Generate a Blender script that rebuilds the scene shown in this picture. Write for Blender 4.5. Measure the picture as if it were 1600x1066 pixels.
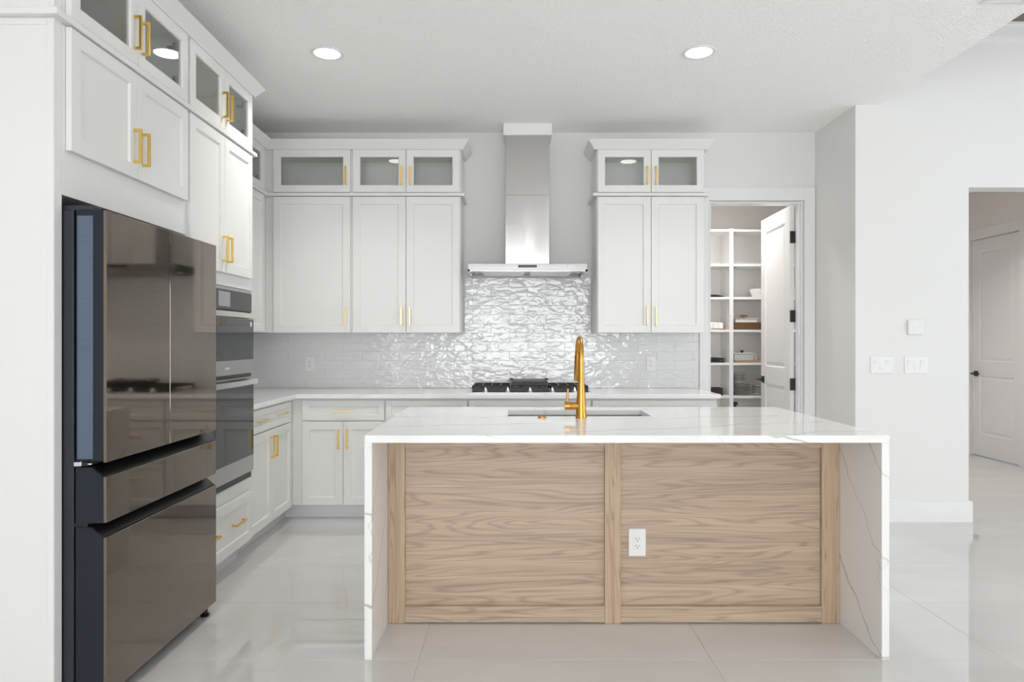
import bpy, bmesh, math, random
from mathutils import Vector, Matrix
PI = math.pi
random.seed(7)
scene = bpy.context.scene
for o in list(bpy.data.objects):
    bpy.data.objects.remove(o, do_unlink=True)
C = scene.collection

# ------------------------------------------------------------------ camera
cam_d = bpy.data.cameras.new('camera')
cam_d.sensor_fit = 'HORIZONTAL'; cam_d.sensor_width = 36.0
cam_d.lens = 1068.0 * 36.0 / 1600.0
cam_d.clip_start = 0.02; cam_d.clip_end = 100
cam = bpy.data.objects.new('camera', cam_d); C.objects.link(cam)
cam.location = (0, 0, 1.30); cam.rotation_euler = (PI / 2, 0, 0)
scene.camera = cam

# ------------------------------------------------------------------ world, daylight, exposure
w = bpy.data.worlds.new('sky'); scene.world = w; w.use_nodes = True
bg = w.node_tree.nodes['Background']
bg.inputs[0].default_value = (0.62, 0.78, 1.0, 1); bg.inputs[1].default_value = 0.4
scene.view_settings.view_transform = 'Standard'
scene.view_settings.look = 'None'
scene.view_settings.gamma = 1.0
scene.view_settings.use_curve_mapping = False
scene.view_settings.exposure = 0.22
scene.cycles.max_bounces = 20; scene.cycles.diffuse_bounces = 12; scene.cycles.glossy_bounces = 6; scene.cycles.transparent_max_bounces = 16

def area(name, loc, rot, sx, sy, power, col=(1, 1, 1), spread=PI, shape='RECTANGLE'):
    l = bpy.data.lights.new(name, 'AREA'); l.shape = shape
    l.size = sx; l.size_y = sy; l.energy = power; l.color = col; l.spread = spread
    o = bpy.data.objects.new(name, l); C.objects.link(o)
    o.location = loc; o.rotation_euler = rot
    return o
# daylight coming in through the glazing behind the camera and on the great-room side
sun_d = bpy.data.lights.new('sun', 'SUN'); sun_d.energy = 4.0; sun_d.angle = math.radians(1.0); sun_d.color = (1.0, 0.96, 0.90)
sun = bpy.data.objects.new('sun', sun_d); C.objects.link(sun); sun.location = (0, -9, 9); sun.rotation_euler = (math.radians(40), 0, math.radians(-8))
DAY = (0.975, 0.99, 1.0)
area('daylight_rear', (0.35, -7.42, 1.36), (PI / 2, 0, 0), 3.9, 2.6, 255, DAY)
area('daylight_rear_side', (4.9, -7.42, 1.5), (PI / 2, 0, 0), 2.6, 2.6, 25, DAY)
area('daylight_side', (6.92, 0.6, 1.20), (0, PI / 2, 0), 2.1, 5.6, 102, DAY)

# ------------------------------------------------------------------ materials
MATS = {}
def nd(nt, t, **k):
    n = nt.nodes.new(t)
    for a, b in k.items():
        setattr(n, a, b)
    return n
def base_mat(name):
    m = bpy.data.materials.new(name); m.use_nodes = True
    nt = m.node_tree; p = nt.nodes['Principled BSDF']
    MATS[name] = m
    return m, nt, p
def plain(name, col, rough=0.5, metal=0.0, spec=0.5, coat=0.0, bump=None, emit=None):
    m, nt, p = base_mat(name)
    p.inputs['Base Color'].default_value = (*col, 1)
    p.inputs['Roughness'].default_value = rough
    p.inputs['Metallic'].default_value = metal
    p.inputs['Specular IOR Level'].default_value = spec
    p.inputs['Coat Weight'].default_value = coat
    if emit:
        p.inputs['Emission Color'].default_value = (*emit[0], 1)
        p.inputs['Emission Strength'].default_value = emit[1]
    g = nd(nt, 'ShaderNodeNewGeometry')
    sc, st, dist = bump if bump else (90.0, 0.02, 0.001)
    n = nd(nt, 'ShaderNodeTexNoise'); n.inputs['Scale'].default_value = sc; n.inputs['Detail'].default_value = 3
    nt.links.new(g.outputs['Position'], n.inputs['Vector'])
    b = nd(nt, 'ShaderNodeBump'); b.inputs['Strength'].default_value = st; b.inputs['Distance'].default_value = dist
    nt.links.new(n.outputs['Fac'], b.inputs['Height']); nt.links.new(b.outputs['Normal'], p.inputs['Normal'])
    return m
def ramp(nt, stops):
    r = nd(nt, 'ShaderNodeValToRGB'); e = r.color_ramp.elements
    e[0].position, e[0].color = stops[0][0], (*stops[0][1], 1)
    e[1].position, e[1].color = stops[-1][0], (*stops[-1][1], 1)
    for pos, c in stops[1:-1]:
        x = e.new(pos); x.color = (*c, 1)
    return r
def math_n(nt, op, a, b=None):
    n = nd(nt, 'ShaderNodeMath', operation=op)
    for i, v in enumerate((a, b)):
        if v is None: continue
        if isinstance(v, (int, float)): n.inputs[i].default_value = v
        else: nt.links.new(v, n.inputs[i])
    return n.outputs[0]

plain('cabinet_white', (0.735, 0.735, 0.72), 0.34)
plain('cabinet_inside', (0.82, 0.815, 0.80), 0.45)
plain('toe_white', (0.74, 0.74, 0.76), 0.45)
plain('wall_paint', (0.735, 0.735, 0.725), 0.75, bump=(220, 0.12, 0.002))
plain('pantry_paint', (0.79, 0.765, 0.745), 0.75, bump=(220, 0.1, 0.002))
plain('trim_white', (0.78, 0.78, 0.78), 0.35)
plain('ceiling_paint', (0.93, 0.93, 0.92), 0.85, bump=(60, 0.9, 0.008))
plain('ceiling_strip_taupe', (0.17, 0.15, 0.13), 0.7)
plain('brass', (0.82, 0.56, 0.16), 0.28, 1.0)
plain('brass_soft', (0.86, 0.70, 0.38), 0.30, 1.0)
plain('faucet_gold', (0.56, 0.285, 0.065), 0.27, 1.0)
plain('black_metal', (0.012, 0.012, 0.013), 0.4)
plain('hinge_steel', (0.32, 0.32, 0.32), 0.35, 1.0)
plain('cast_iron', (0.010, 0.010, 0.010), 0.42)
plain('chrome', (0.8, 0.8, 0.8), 0.08, 1.0)
plain('oven_glass', (0.012, 0.013, 0.015), 0.04, 0, 0.8)
plain('oven_panel', (0.018, 0.018, 0.018), 0.18)
plain('screen_grey', (0.30, 0.31, 0.32), 0.2)
plain('fridge_case', (0.045, 0.05, 0.058), 0.35, 0.6)
plain('fridge_navy', (0.012, 0.016, 0.026), 0.30, 0.3)
plain('fridge_black', (0.005, 0.005, 0.006), 0.35)
plain('fridge_glass', (0.235, 0.196, 0.163), 0.05, 1.0, coat=0.3)
plain('plastic_white', (0.775, 0.775, 0.77), 0.35)
plain('slot_dark', (0.03, 0.03, 0.03), 0.6)
plain('hat_black', (0.012, 0.012, 0.014), 0.8)
plain('wicker', (0.16, 0.085, 0.035), 0.7, bump=(160, 0.8, 0.004))
plain('wicker_dark', (0.045, 0.022, 0.015), 0.7, bump=(160, 0.8, 0.004))
plain('wood_board', (0.36, 0.21, 0.11), 0.5)
plain('ceramic', (0.82, 0.82, 0.80), 0.2)
plain('plate_grey', (0.52, 0.52, 0.50), 0.2)
plain('blue_cap', (0.01, 0.015, 0.08), 0.4)
plain('lens', (1, 1, 1), 0.5, emit=((1.0, 0.985, 0.95), 9.0))
plain('sky_glow', (0.5, 0.6, 0.7), 0.5)

def mat_glass(name, tint, refl=1.0):
    m = bpy.data.materials.new(name); m.use_nodes = True; MATS[name] = m
    nt = m.node_tree; nt.nodes.clear()
    out = nd(nt, 'ShaderNodeOutputMaterial'); mix = nd(nt, 'ShaderNodeMixShader')
    tr = nd(nt, 'ShaderNodeBsdfTransparent'); tr.inputs[0].default_value = (*tint, 1)
    gl = nd(nt, 'ShaderNodeBsdfGlossy'); gl.inputs['Roughness'].default_value = 0.01
    lw = nd(nt, 'ShaderNodeLayerWeight'); lw.inputs[0].default_value = 0.5
    f = math_n(nt, 'MULTIPLY', math_n(nt, 'ADD', 0.04, math_n(nt, 'MULTIPLY', math_n(nt, 'POWER', lw.outputs['Facing'], 5.0), 0.96)), refl)
    nt.links.new(f, mix.inputs[0]); nt.links.new(tr.outputs[0], mix.inputs[1]); nt.links.new(gl.outputs[0], mix.inputs[2])
    nt.links.new(mix.outputs[0], out.inputs[0])
mat_glass('cabinet_glass', (0.93, 0.94, 0.93))
m_ = plain('clear_glass', (0.80, 0.81, 0.81), 0.08); m_.node_tree.nodes['Principled BSDF'].inputs['Alpha'].default_value = 0.55

def mat_tile():
    m, nt, p = base_mat('tile_glaze')
    p.inputs['Base Color'].default_value = (0.71, 0.715, 0.715, 1); p.inputs['Roughness'].default_value = 0.04
    p.inputs['Specular IOR Level'].default_value = 0.6
    g = nd(nt, 'ShaderNodeNewGeometry'); oi = nd(nt, 'ShaderNodeObjectInfo')
    off = nd(nt, 'ShaderNodeVectorMath', operation='SCALE'); off.inputs['Scale'].default_value = 1.0
    comb = nd(nt, 'ShaderNodeCombineXYZ')
    r20 = math_n(nt, 'MULTIPLY', oi.outputs['Random'], 37.0)
    for i in range(3): nt.links.new(r20, comb.inputs[i])
    mp = nd(nt, 'ShaderNodeMapping'); mp.inputs['Scale'].default_value = (1.0, 1.0, 1.9); mp.inputs['Rotation'].default_value = (0, 0.12, 0)
    nt.links.new(g.outputs['Position'], mp.inputs['Vector'])
    ad = nd(nt, 'ShaderNodeVectorMath', operation='ADD')
    nt.links.new(mp.outputs[0], ad.inputs[0]); nt.links.new(comb.outputs[0], ad.inputs[1])
    n1 = nd(nt, 'ShaderNodeTexNoise'); n1.inputs['Scale'].default_value = 12; n1.inputs['Detail'].default_value = 1.6
    n1.inputs['Roughness'].default_value = 0.5; n1.inputs['Distortion'].default_value = 0.6
    nt.links.new(ad.outputs[0], n1.inputs['Vector'])
    b = nd(nt, 'ShaderNodeBump'); b.inputs['Strength'].default_value = 1.0; b.inputs['Distance'].default_value = 0.0062
    nt.links.new(n1.outputs['Fac'], b.inputs['Height']); nt.links.new(b.outputs['Normal'], p.inputs['Normal'])
mat_tile()

def mat_floor():
    m, nt, p = base_mat('floor_tile')
    p.inputs['Roughness'].default_value = 0.008; p.inputs['IOR'].default_value = 2.1
    g = nd(nt, 'ShaderNodeNewGeometry'); oi = nd(nt, 'ShaderNodeObjectInfo')
    mp = nd(nt, 'ShaderNodeMapping'); mp.inputs['Scale'].default_value = (0.8, 2.2, 1)
    nt.links.new(g.outputs['Position'], mp.inputs['Vector'])
    n = nd(nt, 'ShaderNodeTexNoise'); n.inputs['Scale'].default_value = 1.6; n.inputs['Detail'].default_value = 5
    n.inputs['Distortion'].default_value = 0.8
    nt.links.new(mp.outputs[0], n.inputs['Vector'])
    v = math_n(nt, 'ADD', n.outputs['Fac'], math_n(nt, 'MULTIPLY', math_n(nt, 'SUBTRACT', oi.outputs['Random'], 0.5), 0.12))
    r = ramp(nt, [(0.3, (0.58, 0.57, 0.555)), (0.7, (0.63, 0.62, 0.61))])
    nt.links.new(v, r.inputs[0]); nt.links.new(r.outputs[0], p.inputs['Base Color'])
mat_floor()
plain('grout', (0.62, 0.61, 0.60), 0.8)
plain('tile_grout', (0.74, 0.74, 0.74), 0.6)

def mat_quartz(name, veins):
    m, nt, p = base_mat(name)
    p.inputs['Roughness'].default_value = 0.07 if veins else 0.10
    g = nd(nt, 'ShaderNodeNewGeometry')
    if not veins:
        n = nd(nt, 'ShaderNodeTexNoise'); n.inputs['Scale'].default_value = 14; n.inputs['Detail'].default_value = 3
        nt.links.new(g.outputs['Position'], n.inputs['Vector'])
        r = ramp(nt, [(0.3, (0.80, 0.795, 0.785)), (0.7, (0.83, 0.825, 0.82))])
        nt.links.new(n.outputs['Fac'], r.inputs[0]); nt.links.new(r.outputs[0], p.inputs['Base Color']); return
    sep = nd(nt, 'ShaderNodeSeparateXYZ'); nt.links.new(g.outputs['Position'], sep.inputs[0])
    def vein(dirv, period, shift, scale, amp, width, seed):
        n = nd(nt, 'ShaderNodeTexNoise', noise_dimensions='4D'); n.inputs['Scale'].default_value = scale; n.inputs['W'].default_value = seed
        n.inputs['Detail'].default_value = 5; n.inputs['Roughness'].default_value = 0.5
        nt.links.new(g.outputs['Position'], n.inputs['Vector'])
        u = math_n(nt, 'MULTIPLY', math_n(nt, 'SUBTRACT', n.outputs['Fac'], 0.5), amp)
        for k in range(3): u = math_n(nt, 'ADD', u, math_n(nt, 'MULTIPLY', sep.outputs[k], dirv[k]))
        u = math_n(nt, 'FRACT', math_n(nt, 'ADD', math_n(nt, 'DIVIDE', u, period), shift))
        a = math_n(nt, 'MULTIPLY', math_n(nt, 'ABSOLUTE', math_n(nt, 'SUBTRACT', u, 0.5)), period)
        m_ = nd(nt, 'ShaderNodeMapRange', interpolation_type='SMOOTHSTEP'); nt.links.new(a, m_.inputs[0])
        m_.inputs[1].default_value = 0.0; m_.inputs[2].default_value = width
        m_.inputs[3].default_value = 1.0; m_.inputs[4].default_value = 0.0
        return m_.outputs[0]
    v1 = vein((-0.28, 1.0, -0.95), 0.37, 0.15, 1.6, 0.55, 0.0105, 3.1)
    v2 = vein((-0.55, 0.8, -0.55), 0.29, 0.4, 2.4, 0.65, 0.005, 8.4)
    wd = nd(nt, 'ShaderNodeTexNoise'); wd.inputs['Scale'].default_value = 2.3; nt.links.new(g.outputs['Position'], wd.inputs['Vector'])
    gate = nd(nt, 'ShaderNodeMapRange'); nt.links.new(wd.outputs['Fac'], gate.inputs[0])
    gate.inputs[1].default_value = 0.38; gate.inputs[2].default_value = 0.6
    vv = math_n(nt, 'MAXIMUM', math_n(nt, 'MULTIPLY', v1, math_n(nt, 'ADD', 0.25, math_n(nt, 'MULTIPLY', gate.outputs[0], 0.6))), math_n(nt, 'MULTIPLY', math_n(nt, 'MULTIPLY', v2, gate.outputs[0]), 0.35))
    sp = nd(nt, 'ShaderNodeTexVoronoi', feature='F1'); sp.inputs['Scale'].default_value = 16
    nt.links.new(g.outputs['Position'], sp.inputs['Vector'])
    spot = math_n(nt, 'LESS_THAN', sp.outputs['Distance'], 0.035)
    vv = math_n(nt, 'MINIMUM', math_n(nt, 'ADD', vv, math_n(nt, 'MULTIPLY', spot, 0.35)), 1.0)
    mx = nd(nt, 'ShaderNodeMix', data_type='RGBA')
    mx.inputs[6].default_value = (0.82, 0.82, 0.81, 1); mx.inputs[7].default_value = (0.36, 0.335, 0.29, 1)
    nt.links.new(vv, mx.inputs[0]); nt.links.new(mx.outputs[2], p.inputs['Base Color'])
mat_quartz('quartz_plain', False); mat_quartz('quartz_vein', True)

def mat_wood(name, vertical, seed):
    m, nt, p = base_mat(name)
    p.inputs['Roughness'].default_value = 0.42
    g = nd(nt, 'ShaderNodeNewGeometry')
    sx = nd(nt, 'ShaderNodeSeparateXYZ'); nt.links.new(g.outputs['Position'], sx.inputs[0])
    along, across = (sx.outputs[2], sx.outputs[0]) if vertical else (sx.outputs[0], sx.outputs[2])
    def coord(a, c, s):
        cb = nd(nt, 'ShaderNodeCombineXYZ')
        nt.links.new(math_n(nt, 'MULTIPLY', along, a), cb.inputs[0]); nt.links.new(math_n(nt, 'MULTIPLY', across, c), cb.inputs[1])
        cb.inputs[2].default_value = s
        return cb.outputs[0]
    def noise(vec, det, rough=0.5, dist=0.0):
        n = nd(nt, 'ShaderNodeTexNoise'); n.inputs['Scale'].default_value = 1; n.inputs['Detail'].default_value = det
        n.inputs['Roughness'].default_value = rough; n.inputs['Distortion'].default_value = dist
        nt.links.new(vec, n.inputs['Vector']); return n.outputs['Fac']
    n1 = noise(coord(0.75, 9.5 if not vertical else 15, seed), 2.0, 0.42, 0.2)
    rings = math_n(nt, 'SINE', math_n(nt, 'MULTIPLY', n1, 110.0))
    rings = math_n(nt, 'MULTIPLY', math_n(nt, 'ADD', rings, 1.0), 0.5)
    rings = math_n(nt, 'POWER', rings, 4.0)
    fib = noise(coord(2.4, 130, seed + 5), 4, 0.68)
    band = noise(coord(0.5, 20, seed + 9), 4, 0.6)
    t = math_n(nt, 'ADD', math_n(nt, 'MULTIPLY', rings, 0.19), math_n(nt, 'MULTIPLY', fib, 0.56))
    t = math_n(nt, 'ADD', t, math_n(nt, 'MULTIPLY', band, 0.62))
    if vertical:
        cols = [(0.36, (0.585, 0.44, 0.31)), (0.64, (0.47, 0.34, 0.23)), (1.0, (0.27, 0.18, 0.115))]
    else:
        cols = [(0.36, (0.60, 0.47, 0.355)), (0.62, (0.455, 0.34, 0.25)), (1.0, (0.26, 0.185, 0.135))]
    r = ramp(nt, cols); nt.links.new(t, r.inputs[0]); nt.links.new(r.outputs[0], p.inputs['Base Color'])
    b = nd(nt, 'ShaderNodeBump'); b.inputs['Strength'].default_value = 0.12; b.inputs['Distance'].default_value = 0.001
    nt.links.new(t, b.inputs['Height']); nt.links.new(b.outputs['Normal'], p.inputs['Normal'])
mat_wood('oak_panel', False, 2.3); mat_wood('oak_stile', True, 7.7); mat_wood('oak_rail', False, 14.2)

def mat_steel(name, col, rough, axis):
    m, nt, p = base_mat(name)
    p.inputs['Base Color'].default_value = (*col, 1); p.inputs['Metallic'].default_value = 1.0
    g = nd(nt, 'ShaderNodeNewGeometry'); mp = nd(nt, 'ShaderNodeMapping')
    mp.inputs['Scale'].default_value = {'x': (3, 3, 400), 'z': (300, 300, 3)}[axis]
    nt.links.new(g.outputs['Position'], mp.inputs['Vector'])
    n = nd(nt, 'ShaderNodeTexNoise'); n.inputs['Scale'].default_value = 1; n.inputs['Detail'].default_value = 2
    nt.links.new(mp.outputs[0], n.inputs['Vector'])
    r = nd(nt, 'ShaderNodeMapRange'); r.inputs[3].default_value = rough - 0.07; r.inputs[4].default_value = rough + 0.07
    nt.links.new(n.outputs['Fac'], r.inputs[0]); nt.links.new(r.outputs[0], p.inputs['Roughness'])
mat_steel('steel', (0.62, 0.61, 0.60), 0.22, 'x')
mat_steel('steel_hood', (0.60, 0.59, 0.58), 0.13, 'x')
def buckle():
    nt = MATS['steel_hood'].node_tree; p = nt.nodes['Principled BSDF']
    g = nd(nt, 'ShaderNodeNewGeometry'); mp = nd(nt, 'ShaderNodeMapping'); mp.inputs['Scale'].default_value = (7, 7, 1.1)
    nt.links.new(g.outputs['Position'], mp.inputs['Vector'])
    n = nd(nt, 'ShaderNodeTexNoise'); n.inputs['Scale'].default_value = 1; n.inputs['Detail'].default_value = 0.5; nt.links.new(mp.outputs[0], n.inputs['Vector'])
    b = nd(nt, 'ShaderNodeBump'); b.inputs['Strength'].default_value = 1.0; b.inputs['Distance'].default_value = 0.02
    nt.links.new(n.outputs['Fac'], b.inputs['Height']); nt.links.new(b.outputs['Normal'], p.inputs['Normal'])
buckle()
plain('steel_flat', (0.30, 0.30, 0.30), 0.045, 1.0)
mat_steel('steel_dark', (0.42, 0.41, 0.40), 0.24, 'x')
mat_steel('steel_sky_tint', (0.16, 0.20, 0.27), 0.30, 'x')  # blue of the reflected sky put into the side strip's base colour

# ------------------------------------------------------------------ mesh helpers
class MB:
    def __init__(self): self.v = []; self.f = []; self.s = []
    def add(self, vs, fs, smooth=False):
        n = len(self.v); self.v += [tuple(p) for p in vs]
        for f in fs: self.f.append([i + n for i in f]); self.s.append(smooth)
        return self
    def box(self, x0, x1, y0, y1, z0, z1, c=0.0):
        lo = [min(x0, x1), min(y0, y1), min(z0, z1)]; hi = [max(x0, x1), max(y0, y1), max(z0, z1)]
        if c <= 0:
            vs = [((hi if i & 1 else lo)[0], (hi if i & 2 else lo)[1], (hi if i & 4 else lo)[2]) for i in range(8)]
            return self.add(vs, [(0, 2, 3, 1), (4, 5, 7, 6), (0, 1, 5, 4), (2, 6, 7, 3), (0, 4, 6, 2), (1, 3, 7, 5)])
        vs = []; ix = {}
        S = (-1, 1)
        for a in S:
            for b in S:
                for d in S:
                    sg = (a, b, d)
                    for k in range(3):
                        p = []
                        for j in range(3):
                            e = hi[j] if sg[j] > 0 else lo[j]
                            if j != k: e -= sg[j] * c
                            p.append(e)
                        ix[sg + (k,)] = len(vs); vs.append(p)
        fs = []
        for k in range(3):
            i, j = [q for q in range(3) if q != k]
            for s in S:
                def key(si, sj, kk=k):
                    t = [0, 0, 0]; t[k] = s; t[i] = si; t[j] = sj
                    return ix[tuple(t) + (kk,)]
                fs.append([key(-1, -1), key(1, -1), key(1, 1), key(-1, 1)])
        for a in range(3):
            b, d = [q for q in range(3) if q != a]
            for sb in S:
                for sd in S:
                    def key(sa, kk):
                        t = [0, 0, 0]; t[a] = sa; t[b] = sb; t[d] = sd
                        return ix[tuple(t) + (kk,)]
                    fs.append([key(-1, b), key(1, b), key(1, d), key(-1, d)])
        for a in S:
            for b in S:
                for d in S:
                    fs.append([ix[(a, b, d, 0)], ix[(a, b, d, 1)], ix[(a, b, d, 2)]])
        return self.add(vs, fs)
    def prism(self, poly, axis, a0, a1):
        # poly: 2D points; axis 'x': (y,z), 'y': (x,z), 'z': (x,y)
        def P(p, a):
            return {'x': (a, p[0], p[1]), 'y': (p[0], a, p[1]), 'z': (p[0], p[1], a)}[axis]
        n = len(poly)
        vs = [P(p, a0) for p in poly] + [P(p, a1) for p in poly]
        fs = [list(range(n)), list(range(n, 2 * n))] + [[i, (i + 1) % n, n + (i + 1) % n, n + i] for i in range(n)]
        return self.add(vs, fs)
    def lathe(self, prof, center=(0, 0, 0), axis='z', seg=24, smooth=True):
        vs = []; fs = []
        n = len(prof)
        for i in range(seg):
            a = 2 * PI * i / seg
            for r, h in prof:
                q = (r * math.cos(a), r * math.sin(a), h)
                if axis == 'x': q = (h, q[0], q[1])
                elif axis == 'y': q = (q[0], h, q[1])
                vs.append((q[0] + center[0], q[1] + center[1], q[2] + center[2]))
        for i in range(seg):
            j = (i + 1) % seg
            for k in range(n - 1):
                fs.append([i * n + k, j * n + k, j * n + k + 1, i * n + k + 1])
        self.add(vs, fs, smooth)
        self.add([vs[i * n] for i in range(seg)], [list(range(seg))])
        self.add([vs[i * n + n - 1] for i in range(seg)], [list(range(seg))])
        return self
    def tube(self, pts, rad, seg=12):
        pts = [Vector(p) for p in pts]
        if isinstance(rad, (int, float)): rad = [rad] * len(pts)
        vs = []; fs = []
        up = Vector((0, 0, 1)); prev = None
        for i, p in enumerate(pts):
            t = (pts[min(i + 1, len(pts) - 1)] - pts[max(i - 1, 0)]).normalized()
            if prev is None:
                ref = up if abs(t.dot(up)) < 0.9 else Vector((1, 0, 0))
                n = (ref - t * ref.dot(t)).normalized()
            else:
                n = (prev - t * prev.dot(t)).normalized()
            prev = n; b = t.cross(n)
            for k in range(seg):
                a = 2 * PI * k / seg
                vs.append(p + (n * math.cos(a) + b * math.sin(a)) * rad[i])
        for i in range(len(pts) - 1):
            for k in range(seg):
                l = (k + 1) % seg
                fs.append([i * seg + k, i * seg + l, (i + 1) * seg + l, (i + 1) * seg + k])
        self.add(vs, fs, True)
        self.add([vs[k] for k in range(seg)], [list(range(seg))])
        self.add([vs[(len(pts) - 1) * seg + k] for k in range(seg)], [list(range(seg))])
        return self
    def sweep(self, prof, path):
        # profile (out, z) carried along a plan path, out = right-hand side of the direction of travel, mitred corners
        P = [Vector(p) for p in path]; n = len(P); rings = []
        nrm = []
        for i in range(n - 1):
            d = (P[i + 1] - P[i]).normalized(); nrm.append(Vector((d.y, -d.x)))
        for i in range(n):
            if i == 0: m = nrm[0]
            elif i == n - 1: m = nrm[-1]
            else:
                m = nrm[i - 1] + nrm[i]; m = m / (m.dot(nrm[i]))
            rings.append([(P[i].x + m.x * o, P[i].y + m.y * o, z) for o, z in prof])
        k = len(prof); vs = [v for r in rings for v in r]; fs = []
        for i in range(n - 1):
            for j in range(k):
                l = (j + 1) % k
                fs.append([i * k + j, i * k + l, (i + 1) * k + l, (i + 1) * k + j])
        fs.append(list(range(k))); fs.append([(n - 1) * k + j for j in range(k)])
        return self.add(vs, fs)
    def mesh(self, name, mat):
        me = bpy.data.meshes.new(name); me.from_pydata(self.v, [], self.f)
        for p, s in zip(me.polygons, self.s): p.use_smooth = s
        bm = bmesh.new(); bm.from_mesh(me)
        bmesh.ops.remove_doubles(bm, verts=bm.verts, dist=1e-5) if any(self.s) else None
        bmesh.ops.recalc_face_normals(bm, faces=bm.faces); bm.to_mesh(me); bm.free()
        if any(self.s):
            me.set_sharp_from_angle(angle=math.radians(40))
        me.materials.append(MATS[mat])
        return me

def obj(name, mb, mat, parent=None):
    me = mb.mesh(name, mat) if isinstance(mb, MB) else mb
    o = bpy.data.objects.new(name, me); C.objects.link(o)
    if parent: o.parent = parent
    return o
def tag(o, label, cat, group=None):
    o['label'] = label; o['category'] = cat
    if group: o['group'] = group
    return o
def thing(name, label, cat, loc=(0, 0, 0), rz=0.0, group=None):
    o = bpy.data.objects.new(name, None); C.objects.link(o); o.empty_display_size = 0.1
    o.location = loc; o.rotation_euler = (0, 0, rz)
    return tag(o, label, cat, group)
def struct(name, mb, mat, label, cat):
    o = obj(name, mb, mat); o['kind'] = 'structure'
    return tag(o, label, cat)
def bevel(o, wd, seg=2):
    m = o.modifiers.new('bevel', 'BEVEL'); m.width = wd; m.segments = seg; m.limit_method = 'ANGLE'; m.angle_limit = math.radians(40)
    return o

# ------------------------------------------------------------------ levels of the room
XL, YB = -2.207, 5.58            # left wall, back wall
ZC = 3.0                         # kitchen ceiling
XR, YR = 2.472, 4.92             # end of the back wall, wall towards the camera on the right
ZH = 3.60                        # great-room ceiling
DX0, DX1, DZ = 1.61, 2.375, 2.439  # pantry doorway
OX0, OX1, OZ = 3.287, 4.40, 2.406  # hall opening

# floor
fl = struct('floor', MB().box(-2.4, 7.2, -7.6, 8.3, -0.12, -0.0025), 'grout', 'pale grey polished tile floor running through kitchen and hall', 'floor')
cache = {}
def shared_box(key, sx, sy, sz, c, mat):
    k = (key, round(sx, 4), round(sy, 4), round(sz, 4))
    if k not in cache:
        cache[k] = MB().box(-sx / 2, sx / 2, -sy / 2, sy / 2, -sz / 2, sz / 2, c).mesh(key, mat)
    return cache[k]
TX, TY, GX = 1.193, 0.604, 0.0022
ix0 = -2; 
for i in range(-2, 7):
    for j in range(-18, 10):
        x0, x1 = -0.379 + i * TX, -0.379 + (i + 1) * TX
        y0, y1 = 2.785 + j * TY, 2.785 + (j + 1) * TY
        x0, x1, y0, y1 = max(x0, XL), min(x1, 7.0), max(y0, -7.5), min(y1, 8.1)
        if x1 - x0 < 0.03 or y1 - y0 < 0.03: continue
        t = obj('floor_tile', shared_box('floor_tile', x1 - x0 - GX, y1 - y0 - GX, 0.012, 0.0008, 'floor_tile'), 'floor_tile', fl)
        t.location = ((x0 + x1) / 2, (y0 + y1) / 2, -0.006)

# walls
wb = struct('wall_back', MB().box(XL - 0.1, DX0, YB, YB + 0.12, 0, ZC).box(DX1, XR + 0.12, YB, YB + 0.12, 0, ZC).box(DX0, DX1, YB, YB + 0.12, DZ, ZC),
            'wall_paint', 'white kitchen wall behind the range hood', 'wall')
wl = struct('wall_left', MB().box(XL - 0.1, XL, -7.5, YB + 0.12, 0, ZC), 'wall_paint', 'white wall behind the refrigerator and oven run', 'wall')
struct('wall_return', MB().box(XR, XR + 0.12, YR + 0.15, YB, 0, ZC), 'wall_paint', 'short shaded white wall beside the pantry doorway', 'wall')
struct('wall_right', MB().box(XR, OX0, YR, YR + 0.15, 0, ZH).box(OX1, 7.0, YR, YR + 0.15, 0, ZH).box(OX0, OX1, YR, YR + 0.15, OZ, ZH),
       'wall_paint', 'white wall with light switches and opening to the hall', 'wall')
struct('wall_far_right', MB().box(7.0, 7.1, -7.5, -2.3, 0, ZH).box(7.0, 7.1, 3.5, YR + 0.15, 0, ZH).box(7.0, 7.1, -2.3, 3.5, 2.95, ZH).box(7.0, 7.1, -2.3, 3.5, 0, 0.15),
       'wall_paint', 'white great room wall with a wide window', 'wall')
struct('wall_rear', MB().box(XL - 0.1, -1.65, -7.6, -7.5, 0, ZH).box(2.35, 3.55, -7.6, -7.5, 0, ZH).box(6.25, 7.1, -7.6, -7.5, 0, ZH)
       .box(-1.65, 2.35, -7.6, -7.5, 2.70, ZH).box(3.55, 6.25, -7.6, -7.5, 2.85, ZH).box(3.55, 6.25, -7.6, -7.5, 0, 0.15),
       'wall_paint', 'white great room wall with tall glazed doors', 'wall')
def window(n, label, mk):
    o = struct('window_%d' % n, mk, 'trim_white', label, 'window'); return o
mbw = MB()
for x in (-1.65, -0.32, 1.0, 2.3): mbw.box(x, x + 0.05, -7.40, -7.36, 0.02, 2.70)
mbw.box(-1.65, 2.35, -7.40, -7.36, 2.65, 2.70).box(-1.65, 2.35, -7.40, -7.36, 0.02, 0.10)
window(1, 'white framed sliding glass doors in the rear wall', mbw)
mbw = MB()
for x in (3.55, 4.87, 6.2): mbw.box(x, x + 0.05, -7.40, -7.36, 0.15, 2.85)
mbw.box(3.55, 6.25, -7.40, -7.36, 2.8, 2.85).box(3.55, 6.25, -7.40, -7.36, 0.15, 0.2)
window(2, 'white framed tall window beside the sliding doors', mbw)
mbw = MB()
for y in (-2.3, -0.4, 1.5, 3.45): mbw.box(6.86, 6.9, y, y + 0.05, 0.15, 2.95)
mbw.box(6.86, 6.9, -2.3, 3.5, 2.9, 2.95).box(6.86, 6.9, -2.3, 3.5, 0.15, 0.2)
window(3, 'white framed wide window in the great room side wall', mbw)

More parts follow.
